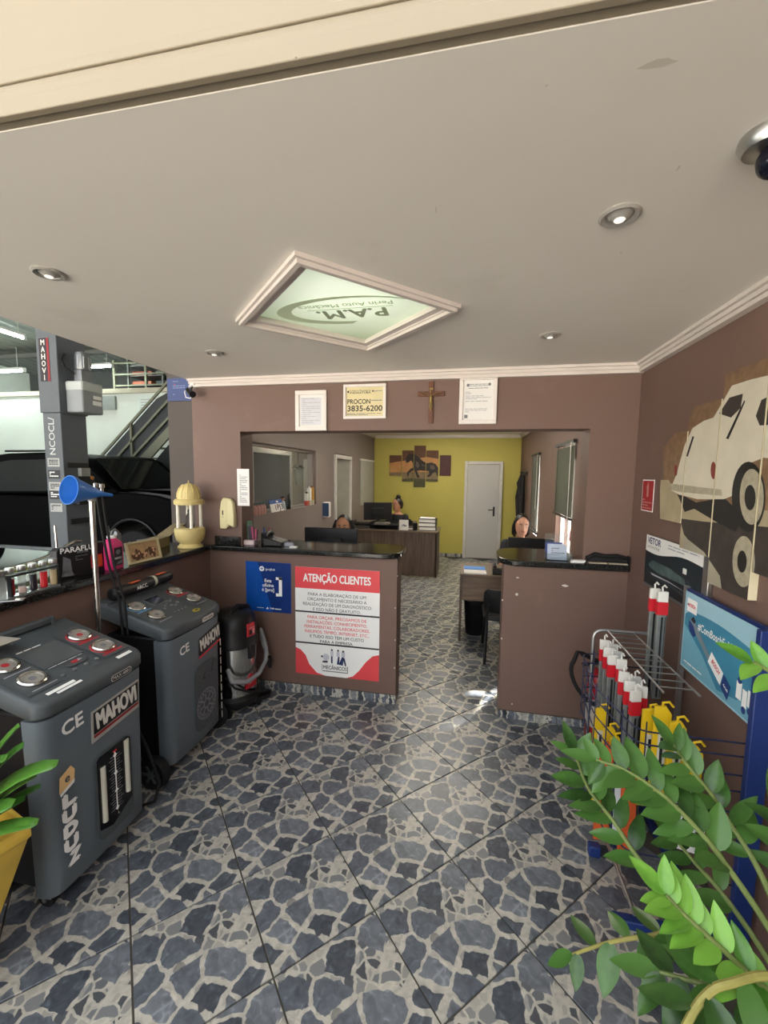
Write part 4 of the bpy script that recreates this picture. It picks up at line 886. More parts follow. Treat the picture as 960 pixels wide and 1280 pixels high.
for i in range(3):
    for k in range(4): MB().box((.0+k*.018,-.05+i*.022,.045-.009*k), (.012+k*.018,-.035+i*.022,.051-.009*k)).build('key', INKG, t)
t = thing('pen_cup', 'dark pen cup next to the black telephone', 'pen cup', (-1.55, 3.0, ZT))
MB().lathe([(.032,0),(.034,.004),(.036,.085),(.033,.085),(.031,.01)], n=18).build('cup', BLACK, t, smooth=True)
for k, (x, y) in enumerate(((.01,.01),(-.012,.006),(.0,-.014))): MB().cyl((x,y,.012), (x*1.9,y*1.9,.13), .004, n=6).build('pen', (PREDD, BLACK, PBLUE)[k], t)
s = MB().lathe([(.03,0),(.033,.004),(.03,.02),(.02,.028),(.004,.03)], n=20).build('computer_mouse', mat('grey_tissue', '#8f8f98', .6), None, smooth=True); s.location = (-1.33, 2.95, ZT); s.scale = (1.3,.8,1); tag(s, 'grey rounded stapler-sized device right of the telephone', 'device')
s = MB().prism(rrect(-.03,-.018,.03,.018,.008), 0, .008).build('card_stack', PAPER, None); s.location = (-1.27, 2.90, ZT); tag(s, 'small white stack of cards near the worktop edge', 'cards')

# ================================================================== THINGS ON THE RIGHT WORKTOP
ACR = mat('clear_acrylic', '#eef3f5', .05, trans=.95, var=0, ior=1.2)
t = thing('acrylic_leaflet_holder', 'clear acrylic holder with blue and white leaflets on the right worktop', 'leaflet holder', (.62, 2.93, ZT))
MB().box((-.075,.03,0), (.095,.033,.175)).box((-.075,-.03,0), (.095,.03,.004)).box((-.075,-.03,.004), (-.072,.03,.05)).box((.092,-.03,.004), (.095,.03,.05)).box((-.075,-.033,0), (.095,-.03,.045)).build('holder', ACR, t)
LEAF = mat('pale_blue_leaflet', '#b7c3d6', .5, var=.08, scale=20)
for k in range(3): MB().obox((-.02+.012*k,.012-.012*k,.062-.01*k), (1,0,0), (0,1,0), (0,.12,1), .11,.003,.11).build('leaflet', LEAF if k else mat('navy_leaflet', '#3b4c86', .5), t)
Fl = fr((.0,-.0165,.0), (1,0,0), (0,.12,1)); lines(t, -.04, .05, [.05,.065,.08], INKG, .004, Fl, .006)
s = MB().prism([(-.035,0),(.045,0),(.06,.02),(-.025,.02)], -.02, .02, 1).build('eraser_stapler', WHITE, None, bevel=.004); s.location = (.725, 2.862, ZT+.0005); tag(s, 'small white stapler beside the acrylic holder', 'stapler')
t = thing('paper_tray', 'black tray with papers and cloth at the wall end of the right worktop', 'tray', (.915, 2.844, ZT))
MB().box((-.135,-.02,0), (.12,.022,.006)).box((-.135,-.02,.006), (-.131,.022,.035)).box((.116,-.02,.006), (.12,.022,.06)).box((-.131,.018,.006), (.116,.022,.05)).build('tray', BLACK, t)
for x0, x1 in ((-.12,-.01), (.0,.11)): MB().box((x0,-.016,.0065), (x1,.014,.014)).build('paper_stack', mat('cream_paper', '#b9ab93', .6), t)
MB().tube([(-.13,.008,.035),(-.08,.01,.062),(-.02,.01,.052),(.05,.01,.056),(.11,.01,.045)], [.012,.017,.013,.016,.01], 8).build('black_cloth', RUBBER, t, smooth=True)

# ================================================================== RIGHT WALL: CANVAS PANELS (generic vintage car picture), SIGN
XA = XR-.03
def q2(px, py): p = at(px, py, 0, XA); return (-p.y, p.z)
CV = {'body': mat('canvas_white_body', '#cfc7b2', .6, var=.05, scale=10), 'dark': mat('canvas_black', '#211e1b', .6, var=.1), 'glass': mat('canvas_dark_window', '#3a342e', .6),
      'rim': mat('canvas_rim', '#a89f87', .6, var=.15, scale=40), 'wood': mat('canvas_wood', '#7f6348', .6, var=.2, scale=30), 'ground': mat('canvas_ground', '#a89a7b', .6, var=.1, scale=10), 'sky': mat('canvas_sky', '#6e5b50', .6, var=.05),
      'red': mat('canvas_red', '#7e3026', .6), 'refl': mat('canvas_reflection', '#3c3530', .6, var=.2, scale=12), 'refw': mat('canvas_pale_reflection', '#a39b86', .6, var=.1)}
CE_ = mat('canvas_edge', '#d9cfae', .6)
ART = [('wood', [q2(*p) for p in ((829,560),(900,470),(975,440),(975,700),(829,700))]),
       ('ground', [q2(*p) for p in ((825,600),(836,600),(850,625),(975,640),(975,780),(825,740))]),
       ('refl', [q2(*p) for p in ((850,648),(880,652),(975,660),(975,790),(905,770),(880,700),(855,668))]),
       ('refw', [q2(*p) for p in ((852,668),(880,690),(900,720),(905,760),(880,750),(856,700))]),
       ('dark', [q2(*p) for p in ((846,615),(870,628),(905,622),(930,645),(920,665),(900,655),(868,636),(856,640))]),
       ('body', [q2(*p) for p in ((838,612),(846,592),(856,556),(866,535),(880,526),(892,522),(905,500),(915,482),(940,474),(975,466),(975,575),(955,572),(940,578),(928,596),(920,618),(905,624),(872,624),(848,618))]),
       ('glass', [q2(*p) for p in ((899,517),(912,497),(929,492),(926,510),(914,522))]), ('glass', [q2(*p) for p in ((945,520),(952,500),(975,488),(975,530),(950,532))]),
       ('dark', [q2(936+21*math.cos(a)*1.0, 621+44*math.sin(a)) for a in [2*PI*k/28 for k in range(28)]]),
       ('rim', [q2(940+15*math.cos(a), 621+35*math.sin(a)) for a in [2*PI*k/28 for k in range(28)]]), ('dark', [q2(938+7*math.cos(a), 622+16*math.sin(a)) for a in [2*PI*k/18 for k in range(18)]]),
       ('rim', [q2(930+14*math.cos(a), 702+32*math.sin(a)) for a in [2*PI*k/28 for k in range(28)]]), ('dark', [q2(928+6*math.cos(a), 702+14*math.sin(a)) for a in [2*PI*k/18 for k in range(18)]]),
       ('rim', [q2(*p) for p in ((836,604),(850,606),(902,612),(903,620),(850,615),(837,612))]), ('red', [q2(892+3.4*math.cos(a), 588+11*math.sin(a)) for a in [2*PI*k/16 for k in range(16)]]), ('red', [q2(845+2*math.cos(a), 588+7*math.sin(a)) for a in [2*PI*k/16 for k in range(16)]]),
       ('dark', [q2(*p) for p in ((908,548),(925,512),(931,500),(932,502),(926,516),(911,549))]), ('dark', [q2(*p) for p in ((858,570),(866,545),(868,546),(860,571))])]
for k, (ya, yb, za, zb, lab) in enumerate(((2.44,2.205,1.478,1.915,'shortest canvas panel with the car tail, leftmost of the set'), (2.195,1.955,1.363,2.02,'canvas panel with the white car rear between shortest and tallest panels'), (1.945,1.69,1.257,2.115,'tallest canvas panel with the car wheel and rim'), (1.68,1.44,1.363,2.02,'canvas panel cut off by the right picture edge'))):
    t = thing('canvas_panel', lab, 'wall picture', M=fr((XR-.0005, ya, za), (0,-1,0), (0,0,1)), group='car picture canvas panels')
    w_, h_ = ya-yb, zb-za
    MB().box((0,0,0), (w_,h_,.029)).build('canvas', CE_, t)
    flat('print_sky', R4(0,0,w_,h_), CV['sky'], t, .0293)
    zz = .0295
    for key, P in ART:
        Q = clip(P, -ya, za, -yb, zb)
        if area(Q) > 1e-5: zz += .0001; flat('print_'+key, [(x+ya, z-za) for x, z in Q], CV[key], t, zz)
t = thing('brand_sign', 'silver framed sign with white band and dark car photo on the right wall', 'sign', M=fr((XR-.0005, 2.60, 1.095), (0,-1,0), (0,0,1)))
ws, hs = .60, .275
MB().box((0,0,0), (ws,hs,.012)).build('back_plate', BLACK, t); MB().box((ws,-.005,0), (ws+.045,hs+.005,.022)).build('side_profile', STEEL, t, bevel=.003); MB().box((0,-.014,0), (ws,0,.016)).build('bottom_profile', STEELD, t)
flat('photo_field', R4(0,0,ws,hs), mat('dark_teal_photo', '#16232a', .35, var=.4, scale=6), t, .0125)
flat('white_band', [(0,hs),(0,.19)]+[(.6*q/12, .185-.012*math.sin(q/12*PI*2.2)+.03*q/12) for q in range(13)]+[(ws,hs)], PAPER, t, .013)
text('VETOR', .02, .245, .05, BP, t, .0138, 'LEFT', .02, width=.16); text('AUTOMOTIVE', .02, .21, .02, mat('tan_print', '#8a7a5a', .5), t, .0138, 'LEFT', .0, width=.15); lines(t, .26, .55, [.253,.238], INKL, .0138, hh=.006)
flat('headlight_print', [(.05,.11),(.09,.14),(.30,.14),(.44,.12),(.46,.09),(.2,.085),(.08,.09)], mat('teal_grey_photo', '#4b5e5e', .4, var=.4, scale=30), t, .0132); flat('highlight', [(.08,.07),(.3,.072),(.46,.062),(.3,.066),(.1,.06)], INKL, t, .0134); flat('highlight', R4(.42,.145,.455,.172), PAPER, t, .0136)
flats('body_line', [[(.05,.05),(.3,.052),(.56,.02),(.56,.03),(.3,.06)], [(.46,.11),(.57,.06),(.57,.075),(.47,.125)]], mat('slate_photo', '#304650', .4), t, .0133)
# ================================================================== WORKSHOP
LIFT = mat('grey_lift_paint', '#5a5f63', .5, var=.05)
t = thing('vehicle_lift_post', 'grey vehicle lift column with stickers in the workshop', 'lift', (-4.85, 4.0, 0))
MB().box((0,0,0), (.25,.33,2.35)).box((-.015,-.015,2.35), (.265,.345,4.4)).build('column', LIFT, t, bevel=.008)
Fp = fr((0,-.016,0), (1,0,0), (0,0,1)); Fx = fr((.25,0,0), (0,1,0), (0,0,1)); Fq = fr((0,-.0005,0), (1,0,0), (0,0,1))
flat('sticker', R4(.03,2.70,.16,3.18), mat('dark_sticker', '#2a2025', .5), t, .003, Fp); flat('sticker_red_edge', R4(.135,2.70,.165,3.18), PREDD, t, .0034, Fp)
for k, ch in enumerate('MAHOVI'): text(ch, .085, 3.13-.078*k, .085, DIALW, t, .004, bold=.02, width=.05 if ch != 'I' else None, M=Fp)
text('NCOCL/', .12, 2.08, .115, mat('pale_grey_letter', '#c3c7c4', .5), t, .003, bold=.01, rot=PI/2, M=Fq)
for k, z in enumerate((1.78,1.64,1.50,1.40,1.25)):
    flat('safety_sticker', R4(.03,z-.05,.20,z+.05), BLACK if k % 2 else mat('pale_sticker', '#a9aaa6', .5), t, .002, Fq); lines(t, .05, .18, [z-.02, z+.005, z+.025], PWHITE if k % 2 else INK, .003, Fq, .012, k)
MB().box((.25,.05,1.72), (.262,.32,1.78)).build('bracket', BLACK, t); MB().box((.25,.08,1.28), (.36,.30,1.62)).build('control_box', BLACK, t, bevel=.01)
kn = MB().sph((.36,.26,1.60), .025, 12, 8).build('knob', mat('amber_knob', '#8a5a1e', .4), t); MB().box((.25,.18,1.62), (.30,.30,1.72)).build('socket_plate', mat('grey_plate', '#8d8d88', .5), t); MB().box((.251,.05,1.05), (.275,.33,1.11)).build('lower_bracket', BLACK, t)
pu = MB().lathe([(.075,2.86),(.08,2.87),(.08,3.02),(.07,3.06),(.03,3.07)], o=(.38,.20,0), n=20).build('motor', STEELD, t, smooth=True)
for q in range(10): a = q*PI/5; MB().box((.38+.079*math.cos(a)-.004,.20+.079*math.sin(a)-.004,2.88), (.38+.079*math.cos(a)+.006,.20+.079*math.sin(a)+.006,3.01)).build('fin', STEEL, pu)
MB().box((.27,.06,2.36), (.50,.34,2.72)).build('oil_tank', mat('grey_tank_plastic', '#8d9193', .45), t, bevel=.02, seg=3); MB().box((.268,.058,2.60), (.502,.342,2.72)).build('tank_top', mat('pale_tank_plastic', '#b5bab6', .4), t, bevel=.02)
MB().box((.33,.12,2.72), (.44,.28,2.86)).build('pump_block', STEELD, t, bevel=.01); MB().tube([(.36,.10,2.80),(.30,.04,2.86),(.28,.02,2.95),(.29,.05,3.02)], .014, 8).build('hydraulic_hose', RUBBER, t, smooth=True); MB().box((.503,.20,2.53), (.505,.31,2.57)).box((.503,.19,2.46), (.505,.31,2.51)).build('tank_label', PWHITE, t)
MB().box((-.08,-.1,-.02), (.33,.43,0)).build('base_plate', LIFT, t)
# black pickup truck, nose to the right
PAINT = mat('black_car_paint', '#030304', .5, var=.1, spec=.05); TINT = mat('tinted_car_glass', '#0c0f10', .12, var=.2, spec=.4)
YT = 5.6; t = thing('pickup_truck', 'black pickup truck parked behind the lift column', 'truck', (-6.6, YT, -.02))
X = lambda px, py: (at(px, py, 1, YT).x+6.6, at(px, py, 1, YT).z+.02)
low = [(-3.2,.55),(-3.2,1.25),(-2.0,1.28),(.9,1.28),(1.1,1.36),(1.35,1.375),(1.9,1.33),(2.25,1.25),(2.34,1.0),(2.34,.5),(1.95,.45)]
low += [(1.42+.47*math.cos(a), .45+.47*math.sin(a)) for a in [PI*k/12 for k in range(13)]]
low += [(.95,.40),(-1.35,.40)]
low += [(-1.85+.47*math.cos(a), .45+.47*math.sin(a)) for a in [PI*k/12 for k in range(13)]] + [(-2.32,.45)]
MB().prism(low, 0, 1.85, 1).build('lower_body', PAINT, t, bevel=.03)
cabp = [(-2.0,1.27),(1.2,1.34),(.95,1.50),(.52,1.88),(.3,1.965),(-.2,2.0),(-1.0,1.98),(-1.55,1.92),(-1.8,1.72)]
rg = [[(x, y, z) for x, z in cabp] for y in (.02,)]
cabm = MB().loft([[(x, .03, z) for x, z in cabp], [(x*.97-.01, .13, 1.3+(z-1.3)*1.0) for x, z in cabp], [(x*.97-.01, 1.72, 1.3+(z-1.3)) for x, z in cabp], [(x, 1.82, z) for x, z in cabp]]).build('cabin', PAINT, t, bevel=.03)
for P in ([(-.05,1.36),(.88,1.40),(.46,1.78),(.25,1.87),(-.05,1.885)], [(-1.5,1.33),(-.15,1.36),(-.15,1.885),(-.9,1.87),(-1.35,1.80)]):
    MB().prism(P, .012, .03, 1).build('side_window', TINT, t, bevel=.004)
MB().add([(1.10,.15,1.40),(1.10,1.70,1.40),(.52,1.60,1.90),(.52,.25,1.90),(1.12,.15,1.41),(1.12,1.70,1.41),(.54,1.60,1.91),(.54,.25,1.91)], [[0,1,2,3],[4,5,6,7],[0,1,5,4],[1,2,6,5],[2,3,7,6],[3,0,4,7]]).build('windscreen', TINT, t)
for x in (1.42,-1.85):
    w = MB().lathe([(.22,-.11),(.36,-.12),(.385,-.09),(.385,.09),(.36,.12),(.22,.11)], o=(x,.13,.385), n=32, ax=1).build('wheel', RUBBER, t, smooth=True)
    hb = MB().lathe([(.22,-.10),(.22,.10)], o=(x,.13,.385), n=28, ax=1)
    for k in range(6): a = k*PI/3; hb.bar((x,.02,.385), (x+.21*math.cos(a),.015,.385+.21*math.sin(a)), .05, .02, (0,1,0))
    hb.build('rim', STEELD, w, smooth=True)
    ar = MB().tube([(x+.49*math.cos(a), -.012, .45+.49*math.sin(a)) for a in [PI*k/16 for k in range(17)]], .025, 8).build('wheel_arch', BLACK, t, smooth=True)
MB().box((.78,-.16,1.40), (.95,-.02,1.52)).build('wing_mirror', BLACKG, t, bevel=.03); MB().box((-.05,-.02,1.15), (.12,0,1.19)).build('door_handle', STEELD, t, bevel=.006); MB().box((-1.35,-.02,1.15), (-1.18,0,1.19)).build('door_handle', CHROME, t, bevel=.006)
MB().box((-1.3,-.03,.36), (.9,.12,.42)).build('side_step', STEELD, t, bevel=.01); MB().box((2.28,.1,.75), (2.36,.5,1.0)).build('headlamp', mat('headlamp_glass', '#b9bdbd', .1), t, bevel=.02); MB().box((2.25,.0,.42), (2.42,1.85,.66)).build('bumper', BLACK, t, bevel=.04); MB().box((1.15,.3,1.385), (2.0,1.55,1.40)).build('bonnet', PAINT, t, bevel=.01)
MB().tube([(-1.4,.3,2.03),(.1,.3,2.04)], .018, 8).build('roof_rail', BLACK, t)
MB().box((-1.6,-.004,.95), (-1.35,.0,1.1)).build('side_badge', mat('tan_badge', '#6f6a55', .5), t)
# stairs
STG = mat('olive_grey_steel', '#6d705f', .5, .2); DARKP = mat('dark_stair_panel', '#31373a', .6)
ys = 8.0; t = thing('steel_staircase', 'grey steel staircase with handrails rising behind the truck', 'staircase', (-9.3, ys, 0))
def sl(x): return .90*x-.02
MB().prism([(0,0),(.35,0),(4.1,sl(4.1)-.13),(4.1,sl(4.1)+.06),(.0,.06)], 0, .05, 1).build('stringer', STG, t); MB().prism([(0,0),(.35,0),(4.1,sl(4.1)-.13),(4.1,sl(4.1)+.06),(.0,.06)], .95, 1.0, 1).build('stringer', STG, t)
for k in range(15): MB().box((.25*k+.12,.05,.225*k+.16), (.25*k+.40,.95,.225*k+.19)).build('tread', STG, t)
for off in (1.02, .62, .25): MB().bar((.1,.02,sl(.1)+off), (4.1,.02,sl(4.1)+off*.97), .04, .05).build('handrail', STG, t)
for x in (.4, 1.95, 3.5): MB().box((x-.025,.0,sl(x)), (x+.025,.05,sl(x)+1.0)).build('rail_post', STG, t)
MB().prism([(0,.05),(4.1,sl(4.1)),(4.1,sl(4.1)+.25),(2.6,sl(2.6)+.95),(.0,.95)], .06, .07, 1).build('side_panel', DARKP, t)
MB().prism([(.5,0),(4.1,0),(4.1,sl(4.1)-.15)], .10, .12, 1).build('under_panel', mat('black_under_panel', '#1d2122', .7), t)
for k in range(7): MB().box((2.0+.3*k,.08,.35+.32*k), (4.1,.099,.39+.32*k)).build('under_slat', STG, t)
# tubes: each a lamp of its own
TUB = mat('lit_fluorescent_tube', '#f2fff6', .4, emit=30, var=0); FIX = mat('lamp_housing', '#c8ccc8', .5)
def tube_lamp(label, a, b):
    a, b = Vector(a), Vector(b); t = thing('tube_lamp', label, 'lamp', a, group='workshop tube lamps'); d = b-a
    MB().bar(V(0,0,.06), d+V(0,0,.06), .10, .05).build('housing', FIX, t); MB().tube([(0,0,0), d], .022, 10).build('tube', TUB, t, smooth=True)
    if a.z > 3:
        for u in (.1,.9): q = d*u; zr = 5.6-(a.y+q.y+1)*.0691-a.z-.06; MB().cyl(q+V(0,0,.08), V(q.x,q.y,zr), .006, n=6).build('suspension_rod', FIX, t)
    for s in (V(0,0,0), d): MB().box(s-V(.03,.03,.03), s+V(.03,.03,.05)).build('end_cap', FIX, t)
tube_lamp('lit tube lamp low on the white workshop wall left of the lift', (-13.4, 9.545, 1.36), (-11.3, 9.545, 1.38))
tube_lamp('short lit tube lamp on the white wall right of the lift', (-10.75, 9.545, 1.45), (-10.2, 9.545, 1.46))
tube_lamp('lit tube lamp under the roof at the far left', (-13.6, 9.0, 4.25), (-11.4, 9.0, 4.25)); tube_lamp('lit tube lamp slanting under the roof beside the lift top', (-9.8, 6.6, 4.62), (-9.7, 7.7, 4.58)); tube_lamp('lit tube lamp under the roof between lift and loft railing', (-10.6, 9.3, 4.35), (-9.0, 9.3, 4.35))
# loft railing and stored parts
t = thing('loft_railing', 'pale steel railing along the loft edge', 'railing', (-9.6, 9.95, 3.74))
for z in (.25,.55,.85): MB().box((0,0,z), (6.0,.04,z+.04)).build('rail', STG, t)
for k in range(7): MB().box((k*1.0-.02,-.01,0), (k*1.0+.04,.05,.95)).build('rail_post', STG, t)
rnd = random.Random(9)
LR = [mat('red_part', '#8a3b30', .5), mat('dark_part', '#25282a', .6), mat('orange_part', '#a8563a', .5), mat('grey_part', '#5c605e', .6), mat('teal_part', '#2a3a40', .6)]
cn = ('rust red', 'black', 'orange', 'grey', 'dark teal')
sr_ = thing('storage_rack', 'grey shelving rack with bars behind the loft railing', 'shelving', (-9.4, 10.2, 3.74))
for k in range(6): MB().box((k*1.1,.0,0), (k*1.1+.05,.05,1.25)).build('upright', GIR, sr_); MB().box((k*1.1,.75,0), (k*1.1+.05,.80,1.25)).build('upright', GIR, sr_)
for lv in range(4): MB().box((.0,.055,.04+lv*.27), (5.55,.745,.065+lv*.27)).build('shelf', GIR, sr_)
for k in range(28):
    i = rnd.randrange(5); lv = k % 4; j = k//4
    o = MB().box((0,0,0), (rnd.uniform(.60,.72),.5,.12)).build('stored_bar', LR[i], None, bevel=.01); o.location = (-9.33+j*.77, 10.3, 3.74+.066+lv*.27)
    tag(o, '%s part, %s from the left on the %s loft shelf' % (cn[i], ('first','second','third','fourth','fifth','sixth','seventh')[j], ('lowest','second','third','top')[lv]), 'stored part', 'parts stored on the loft')
s = MB().box((0,0,0), (1.2,.02,.9)).build('wall_poster', mat('pale_poster', '#c5d2ce', .5), None); s.location = (-8.55, 9.57, 2.75); tag(s, 'large pale printed poster on the workshop wall above the stairs', 'poster')
for z_ in (.5,.57,.64,.71,.78): flat('print_line', R4(.1,z_,1.0-.3*(z_ > .7),z_+.03), INKL, s, .0, fr((0,-.002,0), (1,0,0), (0,0,1)))
s = MB().box((0,0,0), (2.4,.06,.35)).build('wall_vent_panel', mat('grey_vent', '#7f8684', .5), None); s.location = (-11.6, 9.53, 3.3); tag(s, 'grey metal panel under the roof right of the lift', 'panel')
# ================================================================== BACK OFFICE
# unseen lamps added to brighten the back office
OL = mat('added_fill_diffuser', '#fff6e6', .4, emit=15, var=0)
for k, (y, lab) in enumerate(((5.0, 'nearer added fill lamp on the office ceiling, unseen behind the header'), (7.0, 'farther added fill lamp on the office ceiling, unseen behind the header'))):
    t = thing('office_fill_lamp', lab, 'ceiling light', (-.35, y, ZB), 0, 'added office fill lamps')
    MB().box((-.62,-.08,-.035), (.62,.08,-.0005)).build('housing', WHITE, t, bevel=.004); MB().box((-.60,-.065,-.05), (.60,.065,-.0355)).build('diffuser', OL, t, bevel=.006)
t = thing('side_room_fill_lamp', 'round fill lamp added on the side room ceiling, out of sight', 'ceiling light', (-2.55, 6.2, 2.48))  # unseen lamp, added to lift the dim side room
MB().lathe([(.15,-.0005),(.16,-.02),(.15,-.03)], n=24).build('housing', WHITE, t, smooth=True); MB().lathe([(.14,-.031),(.13,-.05),(.08,-.065),(.01,-.07)], n=24).build('diffuser', OL, t, smooth=True)
# five horse panels
def qb(px, py): p = at(px, py, 1, YB-.03); return (p.x, p.z)
HC = {'sky': mat('horse_sky', '#5d3a24', .6, var=.25, scale=5), 'glow': mat('horse_glow', '#b98550', .6, var=.15, scale=8), 'dust': mat('horse_dust', '#7d6a4d', .6, var=.2, scale=12), 'grass': mat('horse_grass', '#4a4a2c', .6, var=.3, scale=20), 'horse': mat('horse_black', '#241d19', .6, var=.2, scale=30), 'lite': mat('horse_sheen', '#564c44', .6), 'plum': mat('horse_plum', '#4a2522', .6, var=.1)}
def zq(L): return [qb(430+x/4, 520+y/4) for x, y in L]
HORSE = [('glow', zq([(228,235),(290,225),(350,215),(415,205),(478,215),(478,275),(415,280),(350,285),(290,290),(228,285)])), ('dust', zq([(228,282),(350,280),(480,282),(480,325),(228,325)])), ('grass', zq([(228,318),(350,312),(480,318),(480,360),(228,360)])),
   ('horse', zq([(308,225),(312,205),(325,190),(330,184),(334,192),(345,188),(362,196),(378,210),(395,226),(415,236),(438,232),(458,240),(470,258),(473,285),(470,300),(464,300),(462,285),(452,280),(440,290),(432,302),(418,306),(414,300),(426,290),(424,276),(400,274),(380,272),(366,274),(370,290),(378,304),(372,312),(364,305),(358,285),(350,270),(340,276),(326,284),(322,300),(316,302),(316,282),(332,264),(346,258),(344,236),(336,222),(322,232),(312,234)])),
   ('lite', zq([(360,225),(372,232),(378,250),(368,262),(358,250)])), ('lite', zq([(432,245),(448,246),(456,262),(444,270),(430,262)])), ('lite', zq([(388,240),(402,246),(404,252),(390,248)]))]
for k, (px0, py0, px1, py1, lab) in enumerate(((487,569,502.5,595,'left outer small panel of the horse picture'), (503,563,517.5,602,'horse picture panel with the head, left of centre'), (518,557,532.5,609,'tallest centre panel of the horse picture'), (533,563,548.5,602,'horse picture panel with the hindquarters'), (550,569,564.5,595,'right outer plain plum panel of the horse picture'))):
    a = qb(px0, py0); b_ = qb(px1, py1); w_, h_ = b_[0]-a[0]-.02, a[1]-b_[1]
    t = thing('horse_panel', lab, 'wall picture', M=fr((a[0], YB-.0005, b_[1]), (1,0,0), (0,0,1)), group='horse picture panels')
    MB().box((0,0,0), (w_,h_,.025)).build('canvas', HC['sky'] if k < 4 else HC['plum'], t); zz = .0253
    if k < 4:
        for key, P in HORSE:
            Q = clip(P, a[0], b_[1], b_[0]-.02, a[1])
            if area(Q) > 1e-5: zz += .0003; flat('print_'+key, [(x-a[0], z-b_[1]) for x, z in Q], HC[key], t, zz)
# white board panel on the left wall
t = thing('white_board', 'white board panel on the office wall beyond the open door', 'board', M=fr((XB+.0005, 8.35, 1.10), (0,-1,0), (0,0,1)))
t.matrix_world = fr((XB+.0005, 7.30, 1.10), (0,1,0), (0,0,1)) 
MB().box((0,0,0), (1.05,.83,.02)).build('panel', mat('pale_board', '#a9a9a2', .4), t, bevel=.004); MB().box((-.01,.83,0), (1.06,.86,.035)).build('top_rail', WHITE, t)
# dispenser on left wall
t = thing('soap_dispenser', 'white and blue wall dispenser left of the office door', 'dispenser', M=fr((XB+.0005, 5.36, 1.09), (0,1,0), (0,0,1)))
MB().prism(rrect(-.06,0,.06,.21,.02), 0, .08).build('body', WHITE, t, bevel=.01); MB().box((-.0605,.02,.0), (-.03,.20,.082)).build('blue_side', mat('blue_grey_plastic', '#3f587a', .4), t)
# main back desk
DW = wood_material('brown_desk_laminate', '#4d4037', '#6a584b', 'Z', 2.); DWL = wood_material('brown_desk_laminate_top', '#5c4c40', '#77654f', 'X', 2.)
t = thing('office_desk', 'brown laminate office desk in front of the yellow wall', 'desk', (0,0,0))
t.location = (-1.16, 6.95, 0)
MB().box((-.735,-.32,.74), (.745,.36,.77)).build('desk_top', DWL, t, bevel=.004); MB().box((-.725,-.30,.02), (.72,-.27,.74)).build('front_panel', DW, t); MB().box((.70,-.30,0), (.73,.33,.74)).build('side_panel', DW, t); MB().box((-.73,-.30,0), (-.70,.33,.74)).build('side_panel', DW, t)
def monitor(label, loc, rz, w, h, zc, badge=False):
    t = thing('computer_monitor', label, 'monitor', loc, rz)
    MB().box((-w/2,-.02,zc-h/2), (w/2,.015,zc+h/2)).build('screen_housing', BLACK, t, bevel=.006); MB().box((-w/2+.01,.0151,zc-h/2+.012), (w/2-.01,.018,zc+h/2-.01)).build('screen', SCREENB, t)
    MB().box((-w*.22,-.05,zc-h*.25), (w*.22,-.02,zc+h*.2)).build('rear_bulge', BLACK, t, bevel=.012); MB().box((-.025,-.04,.012), (.025,-.022,zc-h*.2)).build('stand_neck', BLACK, t); MB().prism(rrect(-.11,-.09,.11,.07,.03), 0, .012).build('stand_foot', BLACK, t)
    if badge: MB().box((-.035,-.0525,zc-.01), (.035,-.05,zc+.015)).build('badge', INKG, t)
    return t
monitor('black monitor on the back desk in front of the yellow wall', (-1.52, 7.12, .77), .35, .50, .31, .26)
for k, lab in enumerate(('lowest of the three ring binders on the back desk corner', 'middle one of the three ring binders on the back desk corner', 'topmost ring binder, under loose white paper, on the back desk corner')):
    t = thing('ring_binder', lab, 'binder', (-.60, 6.82, .77+k*.064), random.uniform(-.06,.06), 'ring binders on the back desk')
    MB().box((-.14,-.10,.0), (.14,.12,.006)).box((-.14,-.10,.056), (.14,.12,.062)).box((.134,-.10,.006), (.14,.12,.056)).build('cover', mat('dark_binder', '#2c3236', .5), t); MB().box((-.135,-.105,.008), (.13,.11,.05)).build('pages', PAPER, t)
s = MB().box((-.13,-.1,0), (.12,.1,.012)).build('paper_stack', PAPER, None); s.location = (-.60, 6.82, .77+3*.064+.001); tag(s, 'loose white paper on top of the ring binders', 'paper')
t = thing('document_tray', 'black document tray with papers on the left part of the back desk', 'tray', (-1.30, 6.78, .77))
for z in (0,.07): MB().box((-.22,-.13,z), (.22,.15,z+.006)).box((-.22,-.13,z+.006), (-.214,.15,z+.05)).box((.214,-.13,z+.006), (.22,.15,z+.05)).box((-.214,.144,z+.006), (.214,.15,z+.05)).build('tray', BLACK, t)
MB().box((-.18,-.12,.0765), (.05,.12,.10)).build('papers', mat('grey_papers', '#6f6a63', .6), t)
t = thing('document_tray', 'second dark tray of folders at the wall end of the back desk', 'tray', (-1.70, 6.80, .77))
for z in (0,.07): MB().box((-.17,-.13,z), (.16,.15,z+.006)).box((-.17,-.13,z+.006), (-.164,.15,z+.05)).box((.154,-.13,z+.006), (.16,.15,z+.05)).build('tray', BLACK, t)
MB().box((-.15,-.12,.0065), (.14,.12,.05)).build('folders', mat('dark_folders', '#4b4844', .6), t)
t = thing('desk_card', 'white card stand with grey logo on the back desk', 'card stand', (-.985, 6.68, .77), .03)
MB().box((-.075,-.008,0), (.075,.0,.17)).obox((0,.03,.07), (1,0,0), (0,1,.5), (0,-.5,1), .15,.004,.15).build('card', PAPER, t); flats('logo', [[(-.045,.08),(.0,.10),(.05,.075),(.045,.06),(-.02,.08)], R4(-.04,.06,.03,.068)], INKG, t, .0, fr((0,-.0085,0), (1,0,0), (0,0,1)))
t = thing('pen_cup', 'black pen cup with pens on the back desk', 'pen cup', (-.80, 6.70, .77)); MB().lathe([(.035,0),(.042,.12),(.038,.12),(.033,.01)], n=16).build('cup', BLACK, t, smooth=True)
